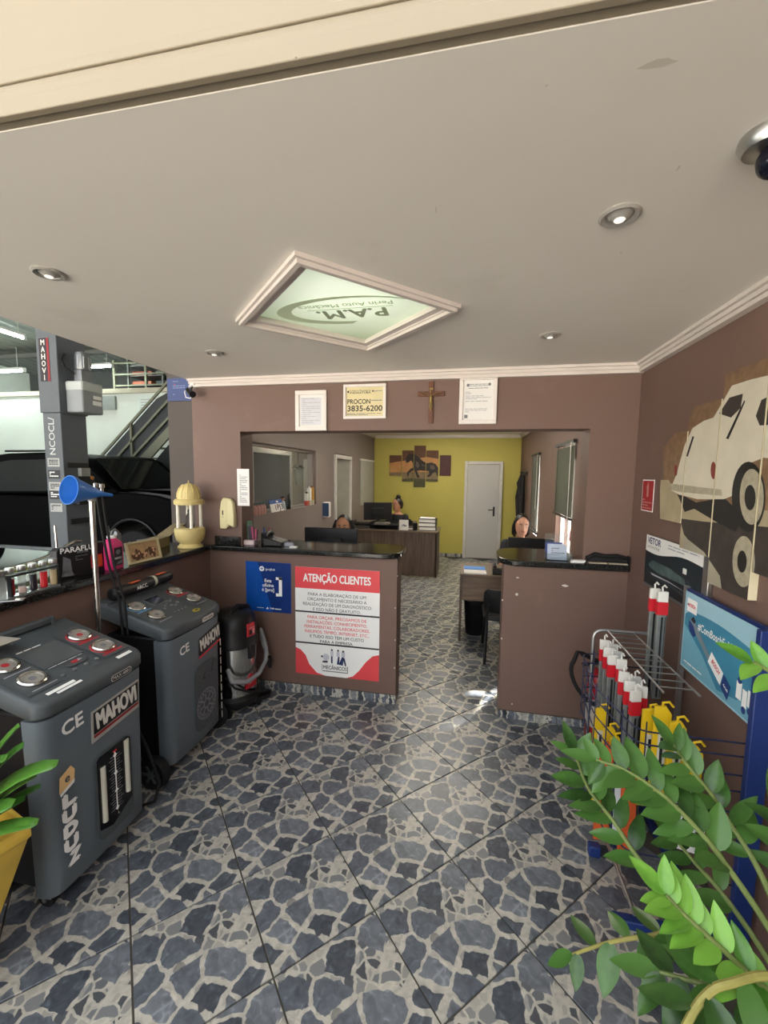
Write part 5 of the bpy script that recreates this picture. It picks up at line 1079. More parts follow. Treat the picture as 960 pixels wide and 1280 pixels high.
for k in range(4): MB().cyl((.012*math.cos(k*1.7),.012*math.sin(k*1.7),.012), (.025*math.cos(k*1.7),.025*math.sin(k*1.7),.16), .004, n=6).build('pen', (BLACK, PBLUE, PREDD, INKG)[k], t)
t = thing('desk_phone', 'grey telephone between card stand and pen cup on the back desk', 'telephone', (-.875, 6.78, .77)); MB().prism([(-.05,0),(.05,0),(.05,.02),(-.05,.05)], -.05, .05, 1).build('body', mat('slate_phone', '#39414f', .5), t, bevel=.005); MB().tube([(-.045,-.04,.07),(0,0,.075),(.045,.04,.07)], .012, 8).build('handset', BLACK, t, smooth=True); MB().box((-.04,-.052,.01), (.04,-.05,.03)).build('paper_label', PAPER, t)
# ---- reception desks hidden behind the half walls
t = thing('reception_desk', 'low reception desk behind the left half wall', 'desk', (-1.2, 3.62, 0))
MB().box((-.64,-.38,.70), (.6,.34,.73)).build('desk_top', DWL, t); MB().box((-.64,-.37,0), (-.61,.33,.70)).build('side_panel', DW, t); MB().box((.57,-.37,0), (.6,.33,.70)).build('side_panel', DW, t)
monitor('wide black monitor seen from behind over the left granite worktop', (-1.19, 3.55, .73), .0, .50, .29, .325, True)
t = thing('side_desk', 'brown desk with folder seen through the passage', 'desk', (-.03, 4.15, 0))
MB().box((0,0,.67), (1.0,.55,.70)).build('desk_top', DWL, t, bevel=.003); MB().box((0,0,0), (.025,.53,.67)).build('side_panel', DW, t); MB().box((.025,.04,.42), (.97,.06,.67)).build('modesty_panel', wood_material('tan_desk_laminate', '#6b5647', '#84705c', 'X', 2), t); MB().box((.97,0,0), (.995,.53,.67)).build('side_panel', DW, t)
monitor('black monitor on the right side desk hiding a chin', (.66, 4.36, .70), .0, .44, .30, .213)
t = thing('paper_folder', 'blue and white folder lying on the side desk corner', 'folder', (.01, 4.17, .70), .02)
MB().box((0,0,.0), (.22,.28,.012)).build('papers', PAPER, t); MB().box((.002,.15,.0125), (.218,.28,.020)).build('blue_cover', mat('sky_blue_card', '#3f86d6', .5), t)
t = thing('waste_bin', 'black waste bin under the side desk', 'bin', (.14, 4.42, 0)); MB().lathe([(.095,0),(.10,.005),(.125,.36),(.13,.365),(.118,.365),(.095,.01)], n=24).build('bucket', BLACK, t, smooth=True); MB().lathe([(.128,.352),(.134,.356),(.134,.37),(.128,.374)], n=24).build('rim', RUBBER, t, smooth=True)
t = thing('desk_phone', 'black telephone near the monitor on the side desk', 'telephone', (.36, 4.26, .70)); MB().prism([(-.07,0),(.07,0),(.07,.03),(-.07,.06)], -.07, .07, 1).build('body', BLACK, t, bevel=.006); MB().tube([(-.05,-.07,.08),(-.05,0,.09),(-.05,.07,.08)], .016, 8).build('handset', BLACK, t, smooth=True)
# visitor chair, facing the desk
t = thing('visitor_chair', 'black plastic visitor chair at the side desk', 'chair', (.40, 3.92, 0), .0)
sg = [[(x, y, z) for x, y in rrect(-.21,-.19,.21,.20,.05)] for z in (.405,.42)]
MB().loft(sg).build('seat', BLACK, t, smooth=True)
bk = MB(); nb_ = 9; f_, b_ = [], []
for k in range(nb_):
    u_ = -1+2*k/(nb_-1); x = u_*.215; y = -.22+.05*u_*u_; f_.append((x,y)); b_.append((x,y-.018))
ringsb = []
for z, s_, dy in ((.46,.82,.02),(.50,.95,.0),(.58,1.,-.02),(.66,.98,-.045),(.69,.86,-.05)): ringsb.append([(x*s_, y+dy, z) for x, y in f_]+[(x*s_, y+dy, z) for x, y in b_[::-1]])
MB().loft(ringsb).build('backrest', BLACK, t, smooth=True)
for sx in (-1,1):
    MB().tube([(sx*.19,-.25,0),(sx*.175,-.17,.39)], .013, 8).build('leg', BLACK, t, smooth=True); MB().tube([(sx*.19,.22,0),(sx*.175,.14,.39)], .013, 8).build('leg', BLACK, t, smooth=True); MB().tube([(sx*.175,-.17,.39),(sx*.18,-.20,.43),(sx*.16,-.235,.55)], .011, 8).build('back_support', BLACK, t, smooth=True)
MB().tube([(-.175,-.17,.392),(.175,-.17,.392),(.175,.14,.392),(-.175,.14,.392)], .011, 8, True).build('seat_frame', BLACK, t)
# blinds
BL = mat('grey_green_blind', '#5d6055', .5, var=.05)
for k, (a, z0, lab) in enumerate(((W1, 1.275, 'half raised grey venetian blind on the nearer office window'), (W2, .86, 'fully lowered olive venetian blind on the farther office window'))):
    t = thing('venetian_blind', lab, 'blind', (XR-.001, a[0]-.07, 0)); wy = a[1]-a[0]+.12
    MB().box((-.035,0,a[3]-.01), (-.0005,wy,a[3]+.025)).build('head_rail', BLACK, t); MB().box((-.034,0,z0-.02), (-.008,wy,z0)).build('bottom_rail', BLACK, t, bevel=.003)
    n_ = int((a[3]-.02-z0)/.021); slat = MB().obox((0,wy/2,0), (.35,0,-1), (0,1,0), (1,0,.35), .0245,wy-.01,.0012).mesh('slat'); slat.materials.append(BL)
    for q in range(n_):
        o = bpy.data.objects.new('slat', slat); COL.objects.link(o); o.parent = t; o.location = (-.014, 0, z0+.014+q*.021)
    for y in (.1, wy-.1): MB().tube([(-.021,y,z0),(-.021,y,a[3])], .0015, 4).build('ladder_cord', BLACK, t)
    MB().tube([(-.04,.06,a[3]),(-.04,.06,a[2]+.35 if k == 0 else 1.2)], .004, 6).build('tilt_wand', WHITE, t)
s = MB().prism([(-.05,0),(.05,0),(.035,.05),(.03,.10),(.0,.115),(-.03,.10),(-.035,.05)], 0, .002).build('window_sticker', PRED, None); s.matrix_world = fr((XR+.067, 4.66, 1.0), (0,-1,0), (0,0,1)); tag(s, 'red bell shaped sticker on the nearer office window pane', 'sticker')
# dark hanging coat rack near the corner
t = thing('coat_hook_rack', 'dark wall hook rack with hanging bag and straps in the far corner', 'coat rack', (XR-.001, 7.65, 0))
MB().box((-.02,-.15,1.70), (0,.28,1.76)).build('board', BLACK, t)
for y in (-.1,.02,.14,.24): MB().tube([(-.02,y,1.73),(-.07,y,1.72),(-.075,y,1.76)], .007, 6).build('hook', BLACK, t)
MB().tube([(-.07,.05,1.70),(-.10,.10,1.55),(-.09,.06,1.38)], [.03,.05,.035], 8).build('hanging_bag', RUBBER, t, smooth=True); MB().tube([(-.06,-.08,1.70),(-.07,-.09,1.3),(-.06,-.07,.92)], [.025,.045,.04], 8).build('hanging_strap', RUBBER, t, smooth=True); MB().tube([(-.07,.2,1.68),(-.09,.22,1.3),(-.08,.18,.95)], [.02,.06,.05], 8).build('hanging_coat', RUBBER, t, smooth=True)
# ---- items on the interior window ledge
ZL = WO[2]+.0205
def ledge(y): return (XB-.03, y, WO[2])
for k in range(4):
    t = thing('small_bottle', 'pink small bottle on the window ledge, '+('first','second','third','fourth')[k]+' of the four from the pier', 'bottle', (XB-.022, 3.52+.058*k, WO[2]), group='pink bottles on the window ledge')
    MB().lathe([(.018,0),(.020,.004),(.020,.075),(.010,.092),(.010,.10)], n=14).build('body', mat('pink_bottle', '#d6a79b', .4), t, smooth=True); MB().lathe([(.0125,.098),(.0125,.118),(.01,.12)], n=12).build('cap', mat('teal_cap', '#5e7470', .4), t, smooth=True)
s = MB().box((-.16,0,0), (.16,.085,.003)).build('licence_plate', PWHITE, None); s.matrix_world = fr((XB-.008, 3.98, WO[2]+.001), (.0,1,0), (-.22,0,1)); tag(s, 'white and blue vehicle licence plate leaning on the window ledge', 'licence plate')
flat('blue_band', R4(-.16,.085,.16,.125), PBLUE, s, .0015); MB().box((-.16,.085,0), (.16,.125,.003)).build('upper_strip', PBLUE, s); text('1PJ3', .02, .043, .08, INK, s, .004, bold=.02, width=.17); flat('white_mark', R4(-.02,.095,.03,.112), PWHITE, s, .0042)
t = thing('figurine', 'small figurine with pale clothes behind the licence plate', 'figurine', (XB-.026, 4.12, WO[2])); MB().lathe([(.022,0),(.028,.05),(.024,.09),(.012,.105)], n=12).build('clothes', mat('pale_blue_cloth', '#a9b4bb', .6), t, smooth=True); MB().sph((0,0,.125), .022, 12, 8).build('head', mat('figurine_face', '#b07a66', .6), t, smooth=True); MB().sph((-.003,0,.136), (.023,.024,.018), 12, 8).build('hair', HAIR, t, smooth=True)
t = thing('dark_bottle', 'dark tall bottle on the window ledge right of the figurine', 'bottle', (XB-.026, 4.26, WO[2])); MB().lathe([(.024,0),(.026,.005),(.026,.10),(.012,.13),(.011,.16)], n=14).build('body', mat('dark_bottle_glass', '#20231f', .15), t, smooth=True); MB().lathe([(.013,.158),(.013,.175)], n=12).build('cap', BLACK, t)
for k, (hx, lab, hh) in enumerate((('#cfd0c8','white and red product carton on the window ledge end', .15), ('#e4e2dc','white slim bottle between the cartons on the window ledge', .21), ('#c08a2e','amber yellow product box at the end of the window ledge', .22))):
    t = thing('product_pack', lab, 'package', (XB-.025, 4.80+.085*k, WO[2])); 
    MB().box((-.02,-.032,0), (.02,.032,hh)).build('body', mat('pack'+hx, hx, .5, var=.1, scale=20), t, bevel=.004); MB().box((-.0205,-.0325,.0), (.0205,.0325,.06)).build('lower_band', mat('red_pack_band', '#b5473c', .5) if k == 0 else mat('pack_band', '#b7b09a', .5), t)
    MB().lathe([(.012,hh),(.012,hh+.02)], n=10).build('cap', (BLACK, WHITE, mat('brown_cap', '#6a3f20', .5))[k], t)
t = thing('hanging_planter', 'white and green hanging pot seen through the interior window', 'planter', (-2.35, 5.55, 1.62))
MB().lathe([(.05,-.10),(.075,.12),(.078,.12),(.07,.125)], n=18).build('pot', mat('pale_green_pot', '#a9b7a6', .5, var=.15, scale=12), t, smooth=True); MB().tube([(0,0,.125),(0,0,.86)], .003, 5).build('cord', BLACK, t)
for k in range(9): a = k*.7; MB().tube([(0,0,.12),(.05*math.cos(a),.05*math.sin(a),.17),(.09*math.cos(a),.09*math.sin(a),.13)], [.012,.014,.003], 6).build('leaf', mat('dark_foliage', '#2b3a22', .5), t)
# ================================================================== PEOPLE
def person(label, loc, rz, shirt, skin, hair, gaze=0., tilt=0.):
    """seated figure facing local -y; origin on the floor under the hips"""
    t = thing('person', label, 'person', loc, rz)
    b = MB()
    E = lambda cx, cy, z, rx, ry: [(cx+rx*math.cos(2*PI*k/20), cy+ry*math.sin(2*PI*k/20), z) for k in range(20)]
    torso = ((.43,.02,.165,.115),(.50,.02,.17,.12),(.60,.01,.135,.095),(.70,0,.135,.09),(.80,-.01,.155,.10),(.88,-.005,.165,.095),(.94,0,.155,.075),(.965,.005,.10,.055),(.985,.008,.055,.048))
    b.loft([E(0, cy, z, rx, ry) for z, cy, rx, ry in torso])
    b.capsule((0,.01,.96), (0,-.005,1.06), .047, .046)
    hc = V(0,-.02,1.135)
    H = MB()
    H.loft([E(0, hc.y+dy, hc.z+z, rx, ry) for z, dy, rx, ry in ((-.115,-.045,.022,.02),(-.105,-.042,.036,.036),(-.085,-.025,.054,.062),(-.05,-.008,.066,.082),(0,0,.074,.094),(.045,.006,.076,.097),(.085,.01,.062,.08),(.11,.012,.034,.045),(.117,.012,.012,.014))])
    H.loft([[(x*s, hc.y-.088+y, hc.z+z) for x, y in ((-.011,.015),(.011,.015),(.008,-.012),(-.008,-.012))] for z, s, y_ in ((-.04,1.2,0),(-.03,1.3,0),(0,.8,0),(.02,.6,0))])
    for s in (-1,1): H.sph((s*.074, hc.y+.01, hc.z-.01), (.010,.018,.03), 8, 6)
    Rh = Matrix.Translation(hc) @ Matrix.Rotation(gaze, 4, 'Z') @ Matrix.Rotation(tilt, 4, 'X') @ Matrix.Translation(-hc)
    H.xf(Rh); b.add(H.v, H.f)
    hands = []
    for s in (-1,1):
        sh, el, wr = V(s*.165,.0,.915), V(s*.215,-.05,.66), V(s*.12,-.29,.80)
        b.capsule(sh, el, .046, .036); b.capsule(el, wr, .036, .025)
        pm = wr+V(-s*.02,-.045,-.005); b.obox((wr+pm)/2+V(0,-.015,0), (1,0,0), (0,1,0), (0,0,1), .07,.085,.026)
        for k, ln in enumerate((.055,.068,.072,.062)):
            f0 = pm+V((-.027+.018*k)*(-s), -.015, .004); f1 = f0+V(-s*.004*(k-1.5), -ln*.55, .002); f2 = f1+V(0,-ln*.4,-.016); b.capsule(f0, f1, .0088, .0082, 8); b.capsule(f1, f2, .0082, .007, 8)
        t0 = wr+V(-s*.035,-.03,-.002); b.capsule(t0, t0+V(-s*.028,-.03,-.008), .0105, .009, 8)
        hp, kn, an = V(s*.09,-.02,.48), V(s*.11,-.44,.46), V(s*.11,-.40,.09)
        b.capsule(hp, kn, .08, .056); b.capsule(kn, an, .055, .035); b.capsule(an+V(0,.02,-.045), an+V(0,-.15,-.05), .036, .03)
    body = b.build('body', skin, t, smooth=True)
    rm = body.modifiers.new('remesh', 'REMESH'); rm.mode = 'VOXEL'; rm.voxel_size = .007; rm.use_smooth_shade = True
    sm = body.modifiers.new('smooth', 'SMOOTH'); sm.factor = .5; sm.iterations = 2
    # clothing follows the body
    c = MB(); c.loft([E(0, cy, z, rx+.010, ry+.010) for z, cy, rx, ry in torso[1:7]]+[E(0,.006,.958,.115,.066)])
    for s in (-1,1): c.capsule((s*.16,.0,.915), (s*.207,-.04,.74), .058, .052)
    co = c.build('shirt', shirt, t, smooth=True); rm = co.modifiers.new('remesh', 'REMESH'); rm.mode = 'VOXEL'; rm.voxel_size = .009; rm.use_smooth_shade = True
    p = MB(); p.loft([E(0,.02,z,rx,ry) for z, rx, ry in ((.415,.165,.12),(.44,.178,.13),(.52,.178,.13))])
    for s in (-1,1): p.capsule((s*.09,-.02,.48), (s*.11,-.44,.46), .088, .064); p.capsule((s*.11,-.44,.46), (s*.11,-.405,.14), .063, .05)
    po = p.build('trousers', mat('dark_denim', '#1d222c', .7), t, smooth=True); rm = po.modifiers.new('remesh', 'REMESH'); rm.mode = 'VOXEL'; rm.voxel_size = .012; rm.use_smooth_shade = True
    for s in (-1,1):
        f = V(s*.11,-.40,.0); MB().loft([[(f.x+x*q, f.y+y*q-.06, z) for x, y in rrect(-.045,-.12,.045,.11,.04)] for z, q in ((.0,1),(.03,1),(.07,.8),(.09,.5))]).build('shoe', BLACK, t, smooth=True)
        # face details ride on the turned head
        e = MB().sph((s*.029, hc.y-.083, hc.z+.004), (.0125,.006,.0065), 10, 8).xf(Rh).build('eye', mat('eye_white', '#d8d0c8', .3), t, smooth=True)
        MB().sph((s*.029, hc.y-.0885, hc.z+.004), (.0055,.0025,.0058), 8, 6).xf(Rh).build('iris', mat('brown_iris', '#20130d', .2), e, smooth=True)
        MB().tube([(s*.014,hc.y-.090,hc.z+.022),(s*.03,hc.y-.089,hc.z+.028),(s*.046,hc.y-.078,hc.z+.023)], [.003,.0035,.002], 6).xf(Rh).build('eyebrow', HAIR, t, smooth=True)
    MB().sph((0,hc.y-.082,hc.z-.058), (.022,.008,.008), 12, 8).xf(Rh).build('lips', mat('lips', '#a5524c', .4), t, smooth=True)
    # hair cap (open at the face)
    hm = MB(); n1, n2 = 24, 12; vs = []; fs = []
    for i in range(n2+1):
        th = PI*.66*i/n2
        for k in range(n1):
            a = 2*PI*k/n1; front = max(0, -math.sin(a)); tt = min(th, PI*(.66-.46*front**.9))
            vs.append(hc+V(.084*math.sin(tt)*math.cos(a), .012+.106*math.sin(tt)*math.sin(a), .008+.122*math.cos(tt)))
    for i in range(n2):
        for k in range(n1): fs.append([i*n1+k, i*n1+(k+1)%n1, (i+1)*n1+(k+1)%n1, (i+1)*n1+k])
    hm.add(vs, fs)
    if hair == 'bun': hm.sph(hc+V(0,.03,.135), (.045,.045,.042), 14, 10); hm.sph(hc+V(0,.085,.0), (.055,.04,.09), 14, 10)
    elif hair == 'long':
        for s in (-1,1): hm.tube([hc+V(s*.065,.02,.06), hc+V(s*.094,.025,-.02), hc+V(s*.105,.015,-.12), hc+V(s*.105,-.0,-.24), hc+V(s*.09,-.02,-.33)], [.03,.032,.038,.04,.015], 10)
        hm.tube([hc+V(0,.07,.03), hc+V(0,.10,-.08), hc+V(0,.11,-.25), hc+V(0,.105,-.34)], [.06,.075,.075,.03], 12)
    else:
        for s in (-1,1): hm.tube([hc+V(s*.065,.0,.05), hc+V(s*.08,.01,-.02), hc+V(s*.078,.02,-.10), hc+V(s*.06,.03,-.14)], [.022,.026,.024,.01], 10)
        hm.tube([hc+V(0,.07,.03), hc+V(0,.095,-.06), hc+V(0,.085,-.14)], [.055,.06,.03], 12)
    hm.xf(Rh); hm.build('hair', HAIR, t, smooth=True)
    return t
def office_chair(label, loc, rz):
    t = thing('office_chair', label, 'chair', loc, rz)
    MB().loft([[(x,y,z) for x, y in rrect(-.22,-.22,.22,.22,.06)] for z in (.35,.375)]).build('seat', BLACK, t, smooth=True)
    MB().loft([[(x,y+.20+dy,z) for x, y in rrect(-s,-.025,s,.025,.02)] for z, s, dy in ((.45,.17,.02),(.6,.2,.03),(.80,.19,.05),(.85,.12,.055))]).build('backrest', BLACK, t, smooth=True)
    MB().bar((0,.12,.34), (0,.24,.5), .06, .02).build('back_support', BLACK, t); MB().cyl((0,0,.08), (0,0,.35), .025, n=12).build('gas_column', BLACK, t)
    for k in range(5):
        a = k*2*PI/5; l = MB().bar((0,0,.09), (.26*math.cos(a),.26*math.sin(a),.065), .04, .03).build('base_leg', BLACK, t); MB().sph((.26*math.cos(a),.26*math.sin(a),.026), .026, 10, 8).build('caster', RUBBER, l, smooth=True)
NAVYS = mat('black_uniform_shirt', '#15161c', .7, var=.15)
person('person with long dark hair in black top seated behind the left monitor', (-1.255, 4.16, 0), .12, NAVYS, mat('warm_skin', '#bd8a6b', .5), 'long', .0, .0)
office_chair('black office chair under the person behind the left worktop', (-1.255, 4.18, 0), .12)
person('person with hair in a bun and black V-neck shirt at the back desk', (-1.21, 7.42, -.0), -.35, NAVYS, SKIN, 'bun', -.35, .05)
office_chair('black office chair behind the back desk', (-1.21, 7.44, 0), -.35)
person('person in dark jacket with sunlit face behind the right monitor', (.63, 4.86, -.0), .12, mat('dark_jacket', '#1a1c22', .7), mat('fair_skin', '#c6957a', .5), 'tied', .0, .10)
office_chair('black office chair by the sunlit right window', (.63, 4.88, 0), .12)
# ================================================================== WIPER RACK, EXTINGUISHER
t = thing('fire_extinguisher', 'red fire extinguisher with black hose standing by the right half wall', 'fire extinguisher', (.86, 2.66, 0))
EXR = mat('extinguisher_red', '#8f1a1e', .3, var=.05)
MB().lathe([(.075,0),(.08,.01),(.08,.42),(.072,.47),(.045,.505),(.026,.515)], n=28).build('cylinder', EXR, t, smooth=True)
MB().lathe([(.026,.515),(.03,.52),(.03,.545),(.018,.56)], n=16).build('valve', STEEL, t, smooth=True); MB().bar((-.02,0,.565), (-.13,-.02,.60), .02, .012).bar((-.02,0,.548), (-.12,-.02,.54), .02, .01).build('lever', BLACK, t)
MB().lathe([(.018,-.006),(.018,.006)], o=(.0,-.034,.53), n=14, ax=1).build('pressure_gauge', WHITE, t); MB().lathe([(.0807,.16),(.0807,.34)], n=28).build('label', mat('worn_white_label', '#a9a19a', .5, var=.1), t, smooth=True)
MB().tube([(-.02-.17*math.sin(PI*q/14)*(1 if q < 10 else 1), -.085*q/14, .545+.075*math.sin(2*PI*q/18)-.013*q*(q > 4)*.9) for q in range(15)], .012, 8).build('hose', RUBBER, t, smooth=True)
NAV = mat('navy_blue_steel', '#1b316a', .4, var=.05); WIRE = mat('navy_wire', '#2a3352', .4, .3); CHW = mat('dull_chrome_wire', '#9a9c9b', .35, .8)
t = thing('wiper_display_rack', 'wire display rack with blue back board and poster by the right wall', 'display rack', (.62, 1.57, 0))
# local: x towards the wall (0 .. .36), y along the wall (0 .. .68)
MB().box((.3885,-.02,.828), (.405,.508,1.195)).build('back_board', NAV, t); MB().box((.345,-.045,.0), (.405,-.021,1.20)).build('side_post', NAV, t, bevel=.003); MB().box((.388,.515,.0), (.405,.54,1.20)).build('far_post', CHW, t)
MB().box((-.02,-.02,.0), (.405,.015,.035)).box((.02,.63,.0), (.405,.66,.03)).box((.30,.015,.0), (.33,.63,.03)).build('base_frame', NAV, t, bevel=.004); MB().box((-.03,.27,.0), (.02,.31,.05)).build('foot', NAV, t, bevel=.006)
def rpath(pts, r, n=6):
    out = []
    for i, p in enumerate(pts):
        p = Vector(p)
        if 0 < i < len(pts)-1:
            a = (Vector(pts[i-1])-p).normalized(); b = (Vector(pts[i+1])-p).normalized()
            for k in range(n+1):
                u = k/n; out.append((p+a*r).lerp(p, u).lerp(p.lerp(p+b*r, u), u))
        else: out.append(p)
    return out
MB().tube(rpath([(.055,.68,.05),(.055,.68,.905),(.38,.68,.905)], .05), .008, 8).build('end_frame', CHW, t, smooth=True)
MB().tube(rpath([(.055,.68,.05),(.055,.0,.05)], .05), .008, 8).build('lower_rail', CHW, t, smooth=True)
gw = MB()
for x in (.12,.24): gw.tube([(x,.68,.905),(x,.06,.905)], .004, 6)
for k in range(10): gw.tube([(.12,.64-.06*k,.907),(.24,.64-.06*k,.907)], .003, 5)
gw.build('top_grid', CHW, t, smooth=True)
bk = MB()
for z in (.78,.73,.66,.60,.52): bk.tube(rpath([(.36,.66,z),(-.0,.66,z),(-.04,.30,z),(.02,.0,z),(.36,-.0,z)], .05, 5), .0032, 5)
for y_, x_ in ((.66,.06),(.60,-.006),(.50,-.018),(.40,-.028),(.30,-.034),(.20,-.018),(.10,.004),(.03,.06)): bk.tube([(x_,y_,.80),(x_,y_,.48)], .0026, 5)
bk.build('wire_basket', WIRE, t, smooth=True)
bk2 = MB()
for z in (.30,.24): bk2.tube(rpath([(.36,.66,z),(-.0,.66,z),(-.03,.30,z),(.0,.0,z),(.36,.0,z)], .05, 5), .0032, 5)
bk2.build('lower_wire_loop', WIRE, t, smooth=True)
# poster on the board (faces the room), at its own place
Mp = fr((.384, .50, .835), (0,-1,0), (0,0,1))
ps = MB().box((0,0,0), (.515,.35,.004)).xf(Mp).build('poster', mat('pale_blue_poster', '#9cc4d2', .45, var=.03), t)
TEAL = mat('teal_poster', '#3f86a3', .45, var=.05); TEALL = mat('light_teal_poster', '#74aec2', .45)
flat('teal_field', [(.01,.01),(.505,.01),(.505,.255)]+[(.505-.5*q/12, .255+.028*math.sin(q/12*PI*.9)+.0*q) for q in range(1,12)]+[(.01,.245)], TEAL, ps, .0046, Mp); flat('light_field', [(.01,.01),(.3,.01),(.16,.12),(.01,.2)], TEALL, ps, .005, Mp); flat('bottom_sweep', [(.2,.01),(.505,.01),(.505,.12),(.4,.05)], TEALL, ps, .0052, Mp)
text('#ComBoschEuMeGaranto', .30, .225, .046, PWHITE, ps, .0056, bold=.012, width=.36, M=Mp)
def tx(*a, **k): return text(*a, M=Mp, **k)
flat('logo_box', R4(.02,.265,.10,.325), PWHITE, ps, .0052, Mp); tx('BOSCH', .062, .295, .022, PRED, ps, z=.0058, bold=.02, width=.05); flat('logo_ring', ell(.029,.295,.006,.006,12), INKG, ps, .0058, Mp)
flats('wiper_arm', [[(.05,.235),(.075,.245),(.12,.215),(.33,.05),(.34,.035),(.32,.04),(.10,.19),(.06,.21)]], mat('poster_grey', '#7a8a92', .5), ps, .0056, Mp); flat('wiper_cap', [(.045,.2),(.05,.23),(.085,.215),(.11,.18),(.09,.165),(.06,.18)], mat('poster_navy', '#24427c', .5), ps, .006, Mp); flat('wiper_tip', [(.06,.235),(.08,.255),(.10,.24),(.09,.225)], INK, ps, .006, Mp)
flat('label_white', [(.21,.11),(.30,.055),(.315,.11),(.23,.16)], PWHITE, ps, .0062, Mp); tx('BOSCH', .265, .112, .026, PRED, ps, z=.0068, bold=.02, width=.06, rot=-.5); flat('label_navy', [(.305,.05),(.35,.02),(.365,.08),(.318,.108)], mat('poster_navy', '#24427c', .5), ps, .0062, Mp); tx('Aerofit', .336, .062, .016, PWHITE, ps, z=.0068, bold=.01, width=.035, rot=-.5)
flats('product_icons', [R4(.395,.06,.425,.125), R4(.43,.045,.455,.11), R4(.458,.06,.478,.12)], PWHITE, ps, .0058, Mp); flats('icon_caps', [ell(.41,.13,.012,.012,12), ell(.442,.035,.012,.014,12), ell(.468,.045,.008,.012,10)], mat('poster_navy', '#24427c', .5), ps, .006, Mp)
lines(ps, .03, .18, [.035], PWHITE, .0056, Mp, .006)
# hanging packs
CLP = mat('grey_clear_blister', '#6f7270', .2, var=.15, scale=14); CAPW = mat('white_clip', '#d9d7d0', .4, var=.03); BAND = mat('red_band', '#c4202c', .4); YEL = mat('yellow_pack', '#d8b51c', .4, var=.05); ORP = mat('orange_pack', '#c9592c', .45, var=.06); BLK = mat('dark_blade', '#191b1f', .5)
def pack(kind, loc, rz, L_, label, group, tilt=0.):
    t = thing('wiper_blade_pack', label, 'wiper pack', loc, rz, group); t.rotation_euler = (tilt, 0, rz)
    if kind == 'red':
        MB().prism([(-.022,0),(.022,0),(.022,-.05),(-.022,-.05)], -.009, .009, 1).build('cap', CAPW, t, bevel=.003); MB().tube([(0,0,-.005),(0,.006,.018),(.004,-.004,.03),(.008,-.014,.022)], .004, 6).build('hook', CAPW, t, smooth=True)
        MB().box((-.0225,-.0095,-.11), (.0225,.0095,-.05)).build('red_band', BAND, t); MB().box((-.02,-.008,-L_), (.02,.008,-.11)).build('blister', CLP, t, bevel=.003); MB().box((-.004,-.0095,-L_+.01), (.004,-.0085,-.12)).box((.012,-.0095,-L_+.01), (.015,-.0085,-.12)).build('blade', BLK, t)
    elif kind == 'yellow':
        MB().prism([(-.03,0),(.01,.01),(.03,-.02),(.03,-L_),(-.03,-L_)], -.007, .007, 1).build('card', YEL, t, bevel=.002); MB().tube([(0,0,-.01),(0,.004,.02),(.02,0,.028),(.035,0,.01)], .005, 6).build('hook', YEL, t, smooth=True)
        MB().box((-.012,-.009,-L_+.02), (.016,-.007,-.10)).build('window', mat('pack_window', '#c8c8bd', .4), t); MB().box((-.004,-.011,-L_+.03), (.006,-.009,-.12)).build('blade', BLK, t)
    elif kind == 'orange':
        MB().box((-.032,-.006,-L_), (.032,.006,0)).build('card', ORP, t, bevel=.002); Fk = fr((0,-.0065,0), (1,0,0), (0,0,1)); text('KITEX', 0, -.13, .04, BLK, t, .001, bold=.01, width=.045, M=Fk)
        flats('print_lines', [[(-.024,-.05-.02*q),(-.004,-.06-.02*q),(-.004,-.057-.02*q),(-.024,-.047-.02*q)] for q in range(14) if not 3 <= q <= 5], BLK, t, .001, Fk); MB().box((-.01,-.005,0), (.01,.005,.02)).build('hanger_tab', ORP, t)
    elif kind == 'navy':
        MB().box((-.02,-.008,-L_), (.02,.008,0)).build('card', mat('navy_pack', '#1b2844', .45), t, bevel=.002); MB().box((-.012,-.0095,-L_+.02), (.012,-.008,-.05)).build('stripe', mat('pack_white_edge', '#bfc2c4', .45), t); MB().tube([(0,0,0),(0,.004,.02),(.01,0,.026)], .004, 6).build('hook', BLK, t, smooth=True)
    else:
        MB().box((-.028,-.007,-L_), (.028,.007,0)).build('card', mat('white_pack', '#d3d4d2', .45), t, bevel=.002); Fk = fr((0,-.0075,0), (1,0,0), (0,0,1)); flats('print_lines', [R4(-.012,-.16+.018*q,.014,-.15+.018*q) for q in range(7)], BLK, t, .001, Fk); MB().tube([(0,0,0),(0,.004,.02),(.01,0,.026)], .004, 6).build('hook', CAPW, t, smooth=True)
    return t
rn = random.Random(3); od = ('first','second','third','fourth','fifth','sixth')
g1 = 'red banded wiper packs in the far row'; l1 = 'grey wiper pack with red band in the far row'
for k in range(6): pack('red', (.715+.03*(k % 2), 2.20-.030*k, .872-.006*k), rn.uniform(-.25,.25), .62, l1+', '+od[k]+' from the half wall', g1)
g2 = 'red banded wiper packs in the near row'; l2 = 'grey wiper pack with red band in the near row'
for k in range(5): pack('red', (.735+.035*(k % 2), 1.985-.034*k, .812-.004*k), rn.uniform(-.25,.25), .60, l2+', '+od[k]+' from the far row', g2)
for k in range(2): pack('red', (.90+.012*k, 2.135-.05*k, 1.17), rn.uniform(-.1,.1), .52, 'highest hanging wiper pack with red band, %s one beside the poster edge' % ('left' if k == 0 else 'right'), 'wiper packs beside the poster')
